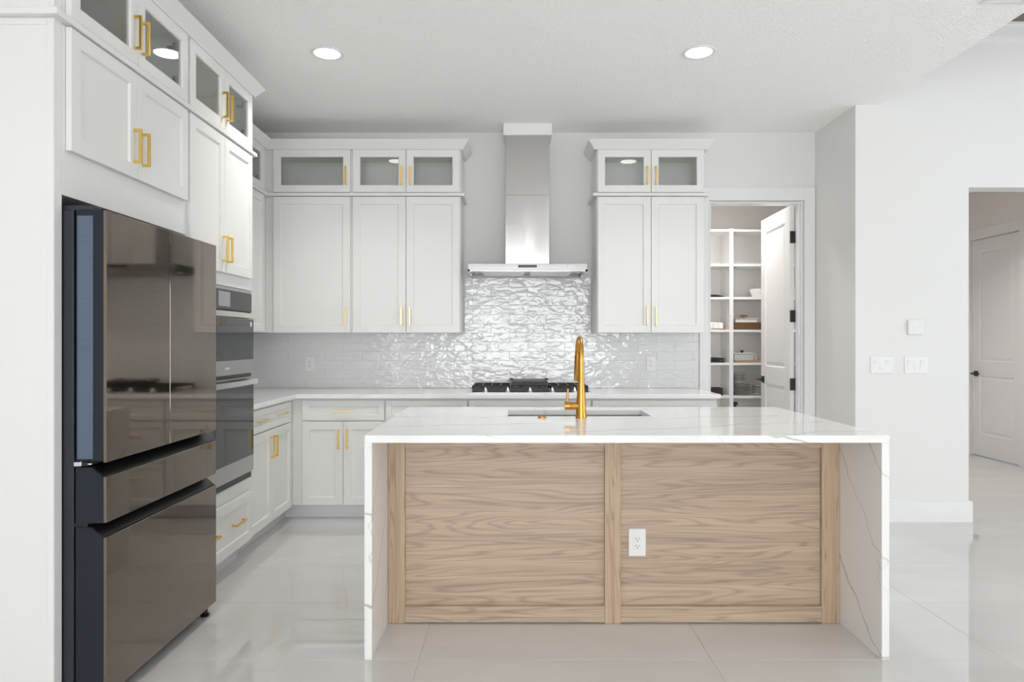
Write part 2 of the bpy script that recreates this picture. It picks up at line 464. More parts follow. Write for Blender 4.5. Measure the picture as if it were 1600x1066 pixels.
# ceilings
struct('ceiling', MB().prism([(XL - 0.1, -7.6), (2.65, -7.6), (2.65, YR), (XR, YR), (XR, YB + 0.12), (XL - 0.1, YB + 0.12)], 'z', ZC, ZH + 0.1),
       'ceiling_paint', 'textured white dropped ceiling over the kitchen', 'ceiling')
struct('ceiling_great_room', MB().box(2.65, 7.1, -7.6, YR + 0.15, ZH + 0.06, ZH + 0.16), 'ceiling_paint', 'higher white ceiling of the great room', 'ceiling')
struct('trim_1', MB().box(2.65, 7.0, 4.5, YR - 0.002, ZH - 0.012, ZH + 0.06, 0.003), 'ceiling_strip_taupe', 'added dark taupe strip standing in for the high ceiling', 'ceiling strip')  # added strip for the taupe ceiling; the rest stays white for bounce light
struct('trim_2', MB().box(2.652, 7.0, YR - 0.022, YR, 3.475, 3.57, 0.002).box(2.652, 7.0, YR - 0.032, YR, 3.565, 3.588, 0.002),
       'trim_white', 'white crown board under the high ceiling', 'trim')
# baseboards
struct('baseboard_right', MB().prism([(XR + 0.002, YR), (XR + 0.002, YR - 0.018), (OX0 + 0.018, YR - 0.018), (OX0 + 0.018, YR + 0.15), (OX0, YR + 0.15), (OX0, YR)], 'z', 0, 0.147),
       'trim_white', 'white baseboard under the light switches', 'baseboard')
struct('baseboard_return', MB().box(XR - 0.016, XR, YR + 0.005, YB - 0.022, 0, 0.147, 0.002), 'trim_white', 'white baseboard along the short shaded wall', 'baseboard')
# pantry door casing
cz = DZ + 0.112
struct('trim_3', MB().box(1.527, DX0 - 0.006, YB - 0.018, YB, 0, cz, 0.002).box(DX1 + 0.006, XR - 0.004, YB - 0.018, YB, 0, cz, 0.002)
       .box(DX0 - 0.006, DX1 + 0.006, YB - 0.018, YB, DZ + 0.006, cz, 0.002)
       .box(DX0 - 0.004, DX0 + 0.012, YB, YB + 0.125, 0, DZ, 0.001).box(DX1 - 0.012, DX1 + 0.004, YB, YB + 0.125, 0, DZ, 0.001)
       .box(DX0 + 0.012, DX1 - 0.012, YB, YB + 0.125, DZ - 0.012, DZ + 0.004, 0.001)
       .box(DX1 - 0.024, DX1 - 0.012, YB + 0.03, YB + 0.075, 0, DZ - 0.012, 0.001), 'trim_white', 'white casing and jamb around the pantry doorway', 'door frame')

# pantry and hall shells
PY = 7.20
struct('wall_pantry_left', MB().box(1.40, 1.50, YB + 0.12, PY, 0, ZC), 'pantry_paint', 'warm white side wall inside the pantry', 'wall')
struct('wall_pantry_back', MB().box(1.40, 3.10, PY, PY + 0.1, 0, ZC), 'pantry_paint', 'warm white pantry wall behind the shelves', 'wall')
struct('wall_hall_left', MB().box(2.95, 3.10, YR + 0.15, PY, 0, ZC).box(3.0, 3.10, PY + 0.1, 8.1, 0, ZC), 'pantry_paint', 'wall between the pantry and the hall', 'wall')
struct('wall_hall_back', MB().box(3.0, 5.5, 8.1, 8.2, 0, ZC), 'pantry_paint', 'end wall of the hall', 'wall')
HX = 5.26; HY0, HY1 = 7.075, 7.84
struct('wall_hall_right', MB().box(HX, HX + 0.12, YR + 0.15, HY0 - 0.01, 0, ZC).box(HX, HX + 0.12, HY1 + 0.01, 8.1, 0, ZC).box(HX, HX + 0.12, HY0 - 0.01, HY1 + 0.01, 2.45, ZC),
       'pantry_paint', 'hall wall holding the closed white door', 'wall')
struct('ceiling_pantry', MB().box(1.40, 3.10, YB + 0.12, PY + 0.1, ZC, ZC + 0.1), 'pantry_paint', 'white ceiling inside the pantry', 'ceiling')
struct('ceiling_hall', MB().box(3.10, 5.5, YR + 0.15, 8.2, ZC, ZC + 0.1), 'pantry_paint', 'white ceiling of the hall', 'ceiling')
struct('trim_4', MB().box(HX - 0.018, HX, HY0 - 0.10, HY0 - 0.008, 0, 2.56, 0.002).box(HX - 0.018, HX, HY1 + 0.008, HY1 + 0.10, 0, 2.56, 0.002)
       .box(HX - 0.018, HX, HY0 - 0.008, HY1 + 0.008, 2.448, 2.56, 0.002), 'trim_white', 'white casing around the closed hall door', 'door frame')
struct('baseboard_hall', MB().box(HX - 0.016, HX, YR + 0.16, HY0 - 0.102, 0, 0.147, 0.002), 'trim_white', 'white baseboard along the hall wall', 'baseboard')

# two-panel doors -----------------------------------------------------------------
def ring_faces(mb, rects, close=True):
    # rects: list of (x0,x1,z0,z1,y) concentric rectangles, joined one to the next; last one filled
    vs = []
    for (x0, x1, z0, z1, y) in rects:
        vs += [(x0, y, z0), (x1, y, z0), (x1, y, z1), (x0, y, z1)]
    fs = []
    for i in range(len(rects) - 1):
        for k in range(4):
            l = (k + 1) % 4
            fs.append([i * 4 + k, i * 4 + l, i * 4 + 4 + l, i * 4 + 4 + k])
    if close: fs.append([len(vs) - 4 + k for k in range(4)])
    mb.add(vs, fs)
def panel_door_mesh(wd, ht, th, sides):
    # local: x 0..wd, y 0..th, z 0..ht; both faces carry two moulded panels
    mb = MB(); st = 0.115
    zs = [(0.24, 0.90), (1.06, ht - 0.125)]
    for y, s in ((0.0, 1), (th, -1)):
        # frame face built from strips round the two openings
        xs = [0, st, wd - st, wd]; zz = [0, zs[0][0], zs[0][1], zs[1][0], zs[1][1], ht]
        for a in range(3):
            for b in range(5):
                if a == 1 and b in (1, 3): continue
                mb.add([(xs[a], y, zz[b]), (xs[a + 1], y, zz[b]), (xs[a + 1], y, zz[b + 1]), (xs[a], y, zz[b + 1])], [(0, 1, 2, 3)])
        for z0, z1 in zs:
            x0, x1 = st, wd - st
            def R(i, d): return (x0 + i, x1 - i, z0 + i, z1 - i, y + s * d)
            ring_faces(mb, [R(0, 0), R(0.012, 0.009), R(0.022, 0.009), R(0.045, 0.003)])
    mb.add([(0, 0, 0), (wd, 0, 0), (wd, 0, ht), (0, 0, ht), (0, th, 0), (wd, th, 0), (wd, th, ht), (0, th, ht)],
           [(0, 1, 5, 4), (1, 2, 6, 5), (2, 3, 7, 6), (3, 0, 4, 7)])
    return mb
def lever_handle(parent, x, z, th, sgn):
    h = MB()
    h.box(x - 0.03, x + 0.03, -0.012, -0.0005, z - 0.03, z + 0.03, 0.002)
    h.box(x - 0.011, x + 0.011, -0.055, -0.010, z - 0.011, z + 0.011, 0.002)
    h.box(x - 0.012 if sgn > 0 else x - 0.115, x + 0.115 if sgn > 0 else x + 0.012, -0.062, -0.046, z - 0.010, z + 0.010, 0.003)
    h.box(x - 0.03, x + 0.03, th + 0.0005, th + 0.012, z - 0.03, z + 0.03, 0.002)
    h.box(x - 0.011, x + 0.011, th + 0.010, th + 0.055, z - 0.011, z + 0.011, 0.002)
    h.box(x - 0.012 if sgn > 0 else x - 0.115, x + 0.115 if sgn > 0 else x + 0.012, th + 0.046, th + 0.062, z - 0.010, z + 0.010, 0.003)
    return obj('lever_handle', h, 'black_metal', parent)
# pantry door, open into the pantry; local x runs from hinge to free edge, local y=0 is the face seen (towards -X)
pw = 0.745
d1 = struct('door_1', panel_door_mesh(pw, 2.425, 0.035, 2), 'trim_white', 'white two panel pantry door standing open', 'door')
d1.location = (2.322, YB + 0.132, 0.008)
# local x -> +Y, local y -> +X : mirror-free by rotating -90 about z then the face at y=th looks to -X
d1.rotation_euler = (0, 0, PI / 2 - math.radians(2.5)); d1.location.x += 0.035
# after a +90 turn local +y points to -X, so the visible face is y = th
lever_handle(d1, pw - 0.065, 0.935, 0.035, -1)
for z in (0.28, 0.93, 1.50, 2.16):
    if z == 0.28: pass
    h = MB().box(-0.012, -0.001, -0.026, 0.036, z - 0.05, z + 0.05, 0.003)
    h.lathe([(0.008, z - 0.055), (0.008, z + 0.055)], (-0.008, -0.016, 0), 'z', 12)
    obj('hinge', h, 'black_metal', d1)
# hall door, closed; visible face looks to -X
d2 = struct('door_2', panel_door_mesh(HY1 - HY0, 2.43, 0.035, 2), 'trim_white', 'closed white two panel door at the end of the hall', 'door')
d2.location = (HX + 0.055, HY0, 0.01); d2.rotation_euler = (0, 0, PI / 2)
lever_handle(d2, HY1 - HY0 - 0.07, 0.92, 0.035, -1)
for z in (0.25, 0.88, 1.52, 2.17):
    obj('hinge', MB().box(-0.012, 0.006, 0.036, 0.062, z - 0.05, z + 0.05, 0.003), 'black_metal', d2)

# ------------------------------------------------------------------ tile backsplash (pieces of the walls)
TW, TH = 0.300, 0.075
def tiles_on(wall, a0, a1, z0, rows, phase, place, keep):
    for r in range(rows):
        off = phase + (0.0 if r % 2 else 0.15)
        k0 = math.floor((a0 - off) / TW)
        for k in range(k0, k0 + 60):
            s0, s1 = off + k * TW, off + (k + 1) * TW
            if s0 >= a1: break
            lo, hi = keep(r)
            s0, s1 = max(s0, lo), min(s1, hi)
            if s1 - s0 < 0.012: continue
            me = shared_box('backsplash_tile', s1 - s0 - 0.0015, 0.008, TH - 0.0015, 0.0010, 'tile_glaze')
            t = obj('backsplash_tile', me, 'tile_glaze', wall)
            place(t, (s0 + s1) / 2, z0 + (r + 0.5) * TH)
obj('grout_bed', MB().box(XL + 0.0005, 1.5195, YB - 0.0045, YB, 0.9155, 0.916 + 6 * TH - 0.001).box(-0.388, 0.645, YB - 0.0045, YB, 0.916 + 6 * TH - 0.001, 0.916 + 12 * TH - 0.001), 'tile_grout', wb)
obj('grout_bed', MB().box(XL, XL + 0.0045, 4.105, YB - 0.0065, 0.9155, 0.916 + 6 * TH - 0.001), 'tile_grout', wl)
def put_back(t, a, z): t.location = (a, YB - 0.004, z); t.rotation_euler = (random.uniform(-0.010, 0.010), 0, random.uniform(-0.005, 0.005))
def put_left(t, a, z): t.location = (XL + 0.004, a, z); t.rotation_euler = (0, 0, PI / 2)
tiles_on(wb, XL + 0.008, 1.527, 0.916, 12, -0.322, put_back, lambda r: (XL + 0.008, 1.520) if r < 6 else (-0.388, 0.645))
tiles_on(wl, 4.10, YB - 0.008, 0.916, 6, 4.02, put_left, lambda r: (4.105, YB - 0.009))

# ------------------------------------------------------------------ cabinetry
TK = 0.0205       # door face stands this far in front of the box
def shaker(x0, x1, z0, z1, glass=False, stile=0.056, step=0.009):
    mb = MB(); c = 0.0018; yf, yb = -TK, -0.0015
    def R(i, y): return (x0 + i, x1 - i, z0 + i, z1 - i, y)
    if glass:
        ring_faces(mb, [R(stile, yb), R(0, yb), R(0, yf + c), R(c, yf), R(stile - 0.004, yf), R(stile, yf + 0.005), R(stile, yb)], False)
    else:
        ring_faces(mb, [R(0, yb), R(0, yf + c), R(c, yf), R(stile, yf), R(stile + 0.005, yf + step), R(stile + 0.006, yf + step)])
        ring_faces(mb, [R(0, yb), R(0.001, yb)])
    return mb
def pull(parent, orient, a, z, ln, mat, y0=-TK):
    h = MB(); L = ln / 2; s = 0.0055
    y1 = y0 - 0.032
    if orient == 'v':
        h.box(a - s, a + s, y1, y1 + 0.011, z - L, z + L, 0.0012)
        for e in (z - L, z + L - 0.011): h.box(a - s, a + s, y1 + 0.011, y0 - 0.0003, e, e + 0.011, 0.001)
    else:
        h.box(a - L, a + L, y1, y1 + 0.011, z - s, z + s, 0.0012)
        for e in (a - L, a + L - 0.011): h.box(e, e + 0.011, y1 + 0.011, y0 - 0.0003, z - s, z + s, 0.001)
    return obj('handle', h, mat, parent)
def hinge_pair(door, xh, sgn, z0, z1):
    for z in (z0 + 0.085, z1 - 0.085):
        h = MB().box(xh, xh + sgn * 0.018, 0.0, 0.018, z - 0.016, z + 0.016, 0.002)
        h.box(xh - sgn * 0.008, xh + sgn * 0.008, 0.017, 0.05, z - 0.007, z + 0.007, 0.002)
        obj('hinge', h, 'hinge_steel', door)
def add_door(cab, x0, x1, z0, z1, glass=False, pulls=(), mat='brass', hinge=0, name='door'):
    d = obj(name, shaker(x0, x1, z0, z1, glass), 'cabinet_white', cab)
    if glass:
        obj('glass_pane', MB().box(x0 + 0.05, x1 - 0.05, -0.0100, -0.0060, z0 + 0.05, z1 - 0.05), 'cabinet_glass', d)
        if hinge: hinge_pair(d, x0 + 0.058 if hinge > 0 else x1 - 0.058, hinge, z0, z1)
    for (o_, a, z, ln) in pulls: pull(d, o_, a, z, ln, mat)
    return d
def add_drawer(cab, x0, x1, z0, z1, pulls=(), mat='brass', slab_stile=0.04):
    d = obj('drawer', shaker(x0, x1, z0, z1, False, slab_stile), 'cabinet_white', cab)
    for (o_, a, z, ln) in pulls: pull(d, o_, a, z, ln, mat)
    return d
def body_solid(cab, wd, dep, z0, z1, name='body'):
    return obj(name, MB().box(0, wd, 0, dep, z0, z1, 0.001), 'cabinet_white', cab)
def body_hollow(cab, wd, dep, z0, z1, rails):
    t = 0.018
    y_ = 0.0195
    b = MB().box(0, t, y_, dep, z0, z1).box(wd - t, wd, y_, dep, z0, z1).box(t, wd - t, y_, dep, z0, z0 + t).box(t, wd - t, y_, dep, z1 - t, z1).box(t, wd - t, dep - 0.012, dep, z0 + t, z1 - t)
    o = obj('body', b, 'cabinet_inside', cab)
    f = MB()
    for x0, x1 in rails: f.box(x0, x1, 0, 0.019, z0 + 0.035, z1 - 0.04)
    f.box(0, wd, 0, 0.019, z0, z0 + 0.035).box(0, wd, 0, 0.019, z1 - 0.04, z1)
    obj('face_frame', f, 'cabinet_white', cab)
    return o
HL = 0.140
Z1L, Z0G, Z1G = 2.405, 2.439, 2.765   # lower doors end, glass doors start, glass doors end
ZM = 2.409                            # joint between the stacked boxes
ZT = 2.772                            # top of the stacked boxes
G_UP = 'stacked white kitchen wall cabinets'
g_b = []

XF = -1.57       # box face of the tall run on the left wall
DEP = XF - XL - 0.003
# --- over the refrigerator
c = thing('refrigerator_wall_cabinet', 'white two door cabinet directly above the refrigerator', 'cabinet', (XF, 2.386, 1.811), PI / 2, G_UP)
W = 3.284 - 2.386
body_solid(c, W, DEP, 0, ZM - 1.811)
z0, z1 = 1.970 - 1.811, Z1L - 1.811; xm = W / 2
add_door(c, 0.017, xm - 0.0015, z0, z1, pulls=[('v', xm - 0.032, z0 + 0.13, HL)])
add_door(c, xm + 0.0015, W - 0.014, z0, z1, pulls=[('v', xm + 0.032, z0 + 0.13, HL)])
g = thing('glass_wall_cabinet', 'white glass door cabinet at the ceiling above the refrigerator', 'cabinet', (XF, 2.386, ZM), PI / 2, G_UP)
body_hollow(g, W, DEP, 0.0005, ZT - ZM, [(0, 0.035), (W - 0.035, W)])
z0, z1 = Z0G - ZM, Z1G - ZM
add_door(g, 0.017, xm - 0.0015, z0, z1, True, [('v', xm - 0.030, z0 + 0.127, HL)], hinge=1)
add_door(g, xm + 0.0015, W - 0.014, z0, z1, True, [('v', xm + 0.030, z0 + 0.127, HL)], hinge=-1)
g_fr = g
# --- oven tower
W = 4.10 - 3.286; Y0 = 3.286
c = thing('oven_cabinet', 'tall white cabinet housing the built-in double oven', 'cabinet', (XF, Y0, 0), PI / 2)
OVZ0, OVZ1 = 0.49, 1.598
body = MB().box(0, W, 0, DEP, OVZ1 + 0.004, ZM - 0.0005, 0.001).box(0, W, 0, DEP, 0.105, OVZ0 - 0.004, 0.001)
body.box(0, 0.022, 0, DEP, OVZ0 - 0.004, OVZ1 + 0.004).box(W - 0.022, W, 0, DEP, OVZ0 - 0.004, OVZ1 + 0.004).box(0.022, W - 0.022, DEP - 0.012, DEP, OVZ0 - 0.004, OVZ1 + 0.004)
obj('body', body, 'cabinet_white', c)
obj('toe_kick', MB().box(0, W, 0.08, DEP, 0, 0.105), 'toe_white', c)
xm = W / 2
add_door(c, 0.014, xm - 0.0015, 1.670, Z1L, pulls=[('v', xm - 0.030, 1.795, HL)])
add_door(c, xm + 0.0015, W - 0.018, 1.670, Z1L, pulls=[('v', xm + 0.030, 1.795, HL)])
add_drawer(c, 0.014, W - 0.018, 0.122, 0.412, [('h', W * 0.27, 0.275, 0.15), ('h', W * 0.70, 0.275, 0.15)], slab_stile=0.056)
g = thing('glass_wall_cabinet', 'white glass door cabinet at the ceiling above the built-in ovens', 'cabinet', (XF, Y0, ZM), PI / 2, G_UP)
body_hollow(g, W, DEP, 0.0005, ZT - ZM, [(0, 0.035), (W - 0.035, W)])
add_door(g, 0.014, xm - 0.0015, z0, z1, True, [('v', xm - 0.030, z0 + 0.127, HL)], hinge=1)
add_door(g, xm + 0.0015, W - 0.018, z0, z1, True, [('v', xm + 0.030, z0 + 0.127, HL)], hinge=-1)
g_ov = g
# --- end panel beside the refrigerator
ep = thing('refrigerator_end_panel', 'tall white panel closing the side of the refrigerator run', 'cabinet panel', (XF, 2.3435, 0), 0)
obj('panel', MB().box(XL - XF + 0.002, 0, 0, 0.041, 0, ZT, 0.0015), 'cabinet_white', ep)
obj('corner_strip', MB().box(-0.022, -0.0005, -0.003, 0.0002, 0, ZM - 0.0005, 0.001), 'cabinet_white', ep)
obj('top_strip', MB().box(XL - XF + 0.002, -0.0225, -0.003, 0.0002, ZM - 0.024, ZM - 0.0005, 0.001), 'cabinet_white', ep)
# --- corner wall cabinet on the left wall
XU = -1.893; DU = XU - XL - 0.003; YU = 5.25; DB = YB - YU - 0.003
W = YU - 4.102
c = thing('corner_wall_cabinet', 'white wall cabinet squeezed between ovens and room corner', 'cabinet', (XU, 4.102, 1.364), PI / 2, G_UP)
body_solid(c, W - 0.001, DU, 0, ZM - 1.364)
xm = (W - 0.084) / 2
for a, b, hx in ((0.014, xm - 0.0015, xm - 0.03), (xm + 0.0015, W - 0.084, xm + 0.03)):
    add_door(c, a, b, 0.006, Z1L - 1.364, pulls=[('v', hx, 0.13, HL)])
g = thing('corner_glass_cabinet', 'white glass door cabinet squeezed into the room corner', 'cabinet', (XU, 4.102, ZM), PI / 2, G_UP)
body_hollow(g, W - 0.001, DU, 0.0005, ZT - ZM, [(0, 0.035), (W - 0.10, W - 0.001)])
add_door(g, 0.014, xm - 0.0015, z0, z1, True, [('v', xm - 0.030, z0 + 0.127, HL)], hinge=1)
add_door(g, xm + 0.0015, W - 0.084, z0, z1, True, [('v', xm + 0.030, z0 + 0.127, HL)], hinge=-1)
g_co = g
# --- back wall uppers
def back_upper(x0, x1, doors, lab_low, lab_top, filler=0.0):
    W = x1 - x0
    c = thing('wall_cabinet', lab_low, 'cabinet', (x0, YU, 1.364), 0, G_UP)
    body_solid(c, W, DB, 0, ZM - 1.364)
    g = thing('glass_wall_cabinet', lab_top, 'cabinet', (x0, YU, ZM), 0, G_UP); g_b.append(g)
    body_hollow(g, W, DB, 0.0005, ZT - ZM, [(0, 0.03 + filler), (W - 0.03, W)])
    for (a, b, hside) in doors:
        a -= x0; b -= x0
        hx = b - 0.031 if hside > 0 else a + 0.031
        add_door(c, a, b, 0.0, Z1L - 1.364, pulls=[('v', hx, 0.126, HL)], mat='brass_soft')
        add_door(g, a, b, Z0G - ZM, Z1G - ZM, True, [('v', hx, Z0G - ZM + 0.125, HL)])
back_upper(XU, -1.2285, [(-1.827, -1.2385, 1)], 'white single door wall cabinet next to the room corner', 'white single glass door cabinet next to the room corner', 0.06)
back_upper(-1.228, -0.395, [(-1.2185, -0.8135, 1), (-0.8095, -0.4015, -1)], 'white double door wall cabinet on the corner side of the hood', 'white double glass door cabinet on the corner side of the hood')
back_upper(0.650, 1.476, [(0.657, 1.0635, 1), (1.067, 1.4695, -1)], 'white double door wall cabinet between hood and pantry doorway', 'white double glass door cabinet between hood and pantry doorway')
# --- mouldings
CROWN = [(0.0, ZT - 0.006), (0.024, ZT - 0.006), (0.024, ZT + 0.002), (0.066, ZT + 0.054), (0.066, ZT + 0.062), (0.0, ZT + 0.062)]
STRIP = [(0.0003, ZM + 0.001), (0.028, ZM + 0.001), (0.0305, ZM + 0.004), (0.0305, ZM + 0.021), (0.028, ZM + 0.024), (0.0003, ZM + 0.024)]
def run_molding(name, prof, path, owners):
    # one mitred piece per stretch, each a part of the cabinet that carries it
    P = [Vector(p) for p in path]; n = len(P)
    nrm = []
    for i in range(n - 1):
        d = (P[i + 1] - P[i]).normalized(); nrm.append(Vector((d.y, -d.x)))
    rings = []
    for i in range(n):
        m = nrm[0] if i == 0 else nrm[-1] if i == n - 1 else (nrm[i - 1] + nrm[i]) / ((nrm[i - 1] + nrm[i]).dot(nrm[i]))
        rings.append([(P[i].x + m.x * o, P[i].y + m.y * o, z) for o, z in prof])
    k = len(prof)
    for i in range(n - 1):
        inv = (Matrix.Translation(owners[i].location) @ owners[i].rotation_euler.to_matrix().to_4x4()).inverted()
        vs = [inv @ Vector(v) for v in rings[i] + rings[i + 1]]
        fs = [[j, (j + 1) % k, k + (j + 1) % k, k + j] for j in range(k)] + [list(range(k)), [k + j for j in range(k)]]
        obj(name, MB().add(vs, fs), 'cabinet_white', owners[i])
YS = 3.285
for nm, prof in (('crown_molding', CROWN), ('ledge_molding', STRIP)):
    run_molding(nm, prof, [(XL + 0.003, 2.3435), (XF, 2.3435), (XF, 2.386), (XF, YS), (XF, 4.10), (XU + 0.07, 4.10)], [ep, ep, g_fr, g_ov, g_ov])
    run_molding(nm, prof, [(XU, 4.17), (XU, YU), (-1.228, YU), (-0.395, YU), (-0.395, YB - 0.002)], [g_co, g_b[0], g_b[1], g_b[1]])
    run_molding(nm, prof, [(0.650, YB - 0.002), (0.650, YU), (1.476, YU), (1.476, YB - 0.002)], [g_b[2]] * 3)

# --- base cabinets
ZB0, ZB1 = 0.105, 0.883
def base_cab(label, loc, rz, W, dep, parts, toe=(0.0, 0.0)):
    c = thing('base_cabinet', label, 'cabinet', loc, rz, 'white base cabinets under the worktop')
    body_solid(c, W, dep, ZB0, ZB1)
    obj('toe_kick', MB().box(-toe[0], W + toe[1], 0.08, dep, 0, ZB0 - 0.0003), 'toe_white', c)
    for p in parts:
        if p[0] == 'drawer': add_drawer(c, *p[1:5], p[5], mat='brass_soft')
        else: add_door(c, *p[1:5], pulls=p[5], mat='brass')
    return c
XBF = -1.602; YBF = 4.975; BD = XBF - XL - 0.003; BDB = YB - YBF - 0.003
W = YBF - 4.101
x1 = 4.905 - 4.101; xm = (0.006 + x1) / 2
base_cab('white base cabinet next to the ovens with two pulls on one drawer', (XBF, 4.101, 0), PI / 2, W - 0.0005, BD,
         [('drawer', 0.006, x1, 0.725, 0.868, [('h', xm * 0.52, 0.795, HL), ('h', xm * 1.50, 0.795, HL)]),
          ('door', 0.006, xm - 0.0015, 0.110, 0.717, [('v', xm - 0.03, 0.605, HL)]), ('door', xm + 0.0015, x1, 0.110, 0.717, [('v', xm + 0.03, 0.605, HL)])], (0, 0.0795))
def back_base(x0, x1, d0, d1, label, wide=False, toe=(0.0, 0.0)):
    a, b = d0 - x0, d1 - x0; m = (a + b) / 2
    parts = [('drawer', a, b, 0.724, 0.868, [('h', m, 0.794, HL)])]
    parts += [('door', a, m - 0.0015, 0.110, 0.715, [('v', m - 0.031, 0.590, HL)]), ('door', m + 0.0015, b, 0.110, 0.715, [('v', m + 0.031, 0.590, HL)])]
    if wide:
        parts = [('drawer', a, b, 0.724, 0.868, [])]
        parts += [('drawer', a, b, 0.420, 0.715, [('h', a + (b - a) * 0.27, 0.60, HL), ('h', a + (b - a) * 0.73, 0.60, HL)]), ('drawer', a, b, 0.110, 0.412, [('h', a + (b - a) * 0.27, 0.30, HL), ('h', a + (b - a) * 0.73, 0.30, HL)])]
    base_cab(label, (x0, YBF, 0), 0, x1 - x0, BDB, parts, toe)
back_base(XBF, -0.921, -1.522, -0.928, 'white base cabinet in the room corner with one drawer over two doors', toe=(0.0795, 0))
back_base(-0.9205, -0.3185, -0.914, -0.325, 'white base cabinet between the corner cabinet and the cooktop')
back_base(-0.318, 0.5755, -0.311, 0.569, 'wide white drawer base cabinet under the cooktop', wide=True)
back_base(0.576, 1.490, 0.585, 1.484, 'white base cabinet on the pantry side of the cooktop')
# worktop
wt = obj('worktop', MB().prism([(XL + 0.002, 4.102), (-1.557, 4.102), (-1.557, 4.93), (1.507, 4.93), (1.507, YB - 0.001), (XL + 0.002, YB - 0.001)], 'z', 0.884, 0.915), 'quartz_plain')
bevel(wt, 0.003); tag(wt, 'L-shaped plain white quartz worktop along two walls', 'countertop')

# ------------------------------------------------------------------ island
IX0, IX1, IY0, IY1 = -0.602, 1.538, 2.785, 3.99
SX0, SX1, SY0, SY1 = -0.021, 0.718, 3.50, 3.83
isl = thing('island_worktop', 'white veined quartz island top with waterfall sides', 'countertop', (0.468, 3.39, 0))
def I(o): o.location = (-0.468, -3.39, 0); return o
mb = MB()
xs = [IX0, SX0, SX1, IX1]; ys = [IY0, SY0, SY1, IY1]
for z in (0.885, 0.915):
    for a in range(3):
        for b in range(3):
            if a == 1 and b == 1: continue
            mb.add([(xs[a], ys[b], z), (xs[a + 1], ys[b], z), (xs[a + 1], ys[b + 1], z), (xs[a], ys[b + 1], z)], [(0, 1, 2, 3)])
for (x0, x1, y0, y1) in ((IX0, IX1, IY0, IY1), (SX0, SX1, SY0, SY1)):
    q = [(x0, y0), (x1, y0), (x1, y1), (x0, y1)]
    for k in range(4):
        p_, r_ = q[k], q[(k + 1) % 4]
        mb.add([(*p_, 0.885), (*r_, 0.885), (*r_, 0.915), (*p_, 0.915)], [(0, 1, 2, 3)])
bm_me = mb.mesh('slab', 'quartz_vein')
b_ = bmesh.new(); b_.from_mesh(bm_me); bmesh.ops.remove_doubles(b_, verts=b_.verts, dist=1e-5); bmesh.ops.recalc_face_normals(b_, faces=b_.faces); b_.to_mesh(bm_me); b_.free()
o = I(obj('slab', bm_me, 'quartz_vein', isl)); bevel(o, 0.0025)
for x0, x1 in ((IX0, IX0 + 0.031), (IX1 - 0.031, IX1)):
    bevel(I(obj('waterfall_side', MB().box(x0, x1, IY0, IY1, 0, 0.8848), 'quartz_vein', isl)), 0.002)
ib = thing('island_cabinet', 'light oak island base with two framed panels', 'cabinet', (0.468, 3.5, 0))
def J(o): o.location = (-0.468, -3.5, 0); return o
A0, A1 = IX0 + 0.032, IX1 - 0.032
PYF = 3.141
stiles = [(A0, -0.4926), (0.4265, 0.500), (1.4235, A1)]
for x0, x1 in stiles: J(obj('stile', MB().box(x0, x1, PYF, PYF + 0.022, 0.001, 0.884, 0.0008), 'oak_stile', ib))
for k in range(2):
    x0, x1 = stiles[k][1] + 0.0006, stiles[k + 1][0] - 0.0006
    J(obj('rail', MB().box(x0, x1, PYF + 0.0003, PYF + 0.022, 0.006, 0.080, 0.0008), 'oak_rail', ib))
    J(obj('rail', MB().box(x0, x1, PYF + 0.0003, PYF + 0.022, 0.810, 0.884, 0.0008), 'oak_rail', ib))
    J(obj('panel', MB().box(x0, x1, PYF + 0.0175, PYF + 0.0222, 0.0805, 0.8095), 'oak_panel', ib))
bd = MB().box(A0, A1, PYF + 0.0225, PYF + 0.04, 0.001, 0.884).box(A0, A0 + 0.018, PYF + 0.04, 3.93, 0.09, 0.884).box(A1 - 0.018, A1, PYF + 0.04, 3.93, 0.09, 0.884)
bd.box(A0 + 0.018, A1 - 0.018, 3.91, 3.93, 0.10, 0.884).box(A0 + 0.018, A1 - 0.018, PYF + 0.04, 3.91, 0.09, 0.108).box(A0, A1, 3.84, 3.855, 0.0, 0.09)
J(obj('body', bd, 'cabinet_white', ib))
for k in range(4):
    x0 = A0 + 0.01 + k * (A1 - A0 - 0.02) / 4; x1 = x0 + (A1 - A0 - 0.02) / 4 - 0.004
    dm = MB().box(x0, x1, 3.9305, 3.951, 0.11, 0.868, 0.002)
    J(obj('door', dm, 'cabinet_white', ib))
# sink
sk = thing('undermount_sink', 'stainless undermount sink set into the island', 'sink', (0.35, 3.665, 0.66))
t = 0.006; a0, a1, b0, b1 = SX0 - 0.004, SX1 + 0.004, SY0 - 0.004, SY1 + 0.004
def K(o): o.location = (-0.35, -3.665, -0.66); return o
bw = MB().box(a0 - t, a0, b0 - t, b1 + t, 0.665, 0.8845).box(a1, a1 + t, b0 - t, b1 + t, 0.665, 0.8845).box(a0, a1, b0 - t, b0, 0.665, 0.8845).box(a0, a1, b1, b1 + t, 0.665, 0.8845).box(a0 - t, a1 + t, b0 - t, b1 + t, 0.659, 0.665)
K(obj('bowl', bw, 'steel', sk))
K(obj('drain', MB().lathe([(0.055, 0.6655), (0.055, 0.668), (0.04, 0.6675), (0.038, 0.666)], (0.35, 3.68, 0), 'z', 24), 'faucet_gold', sk))
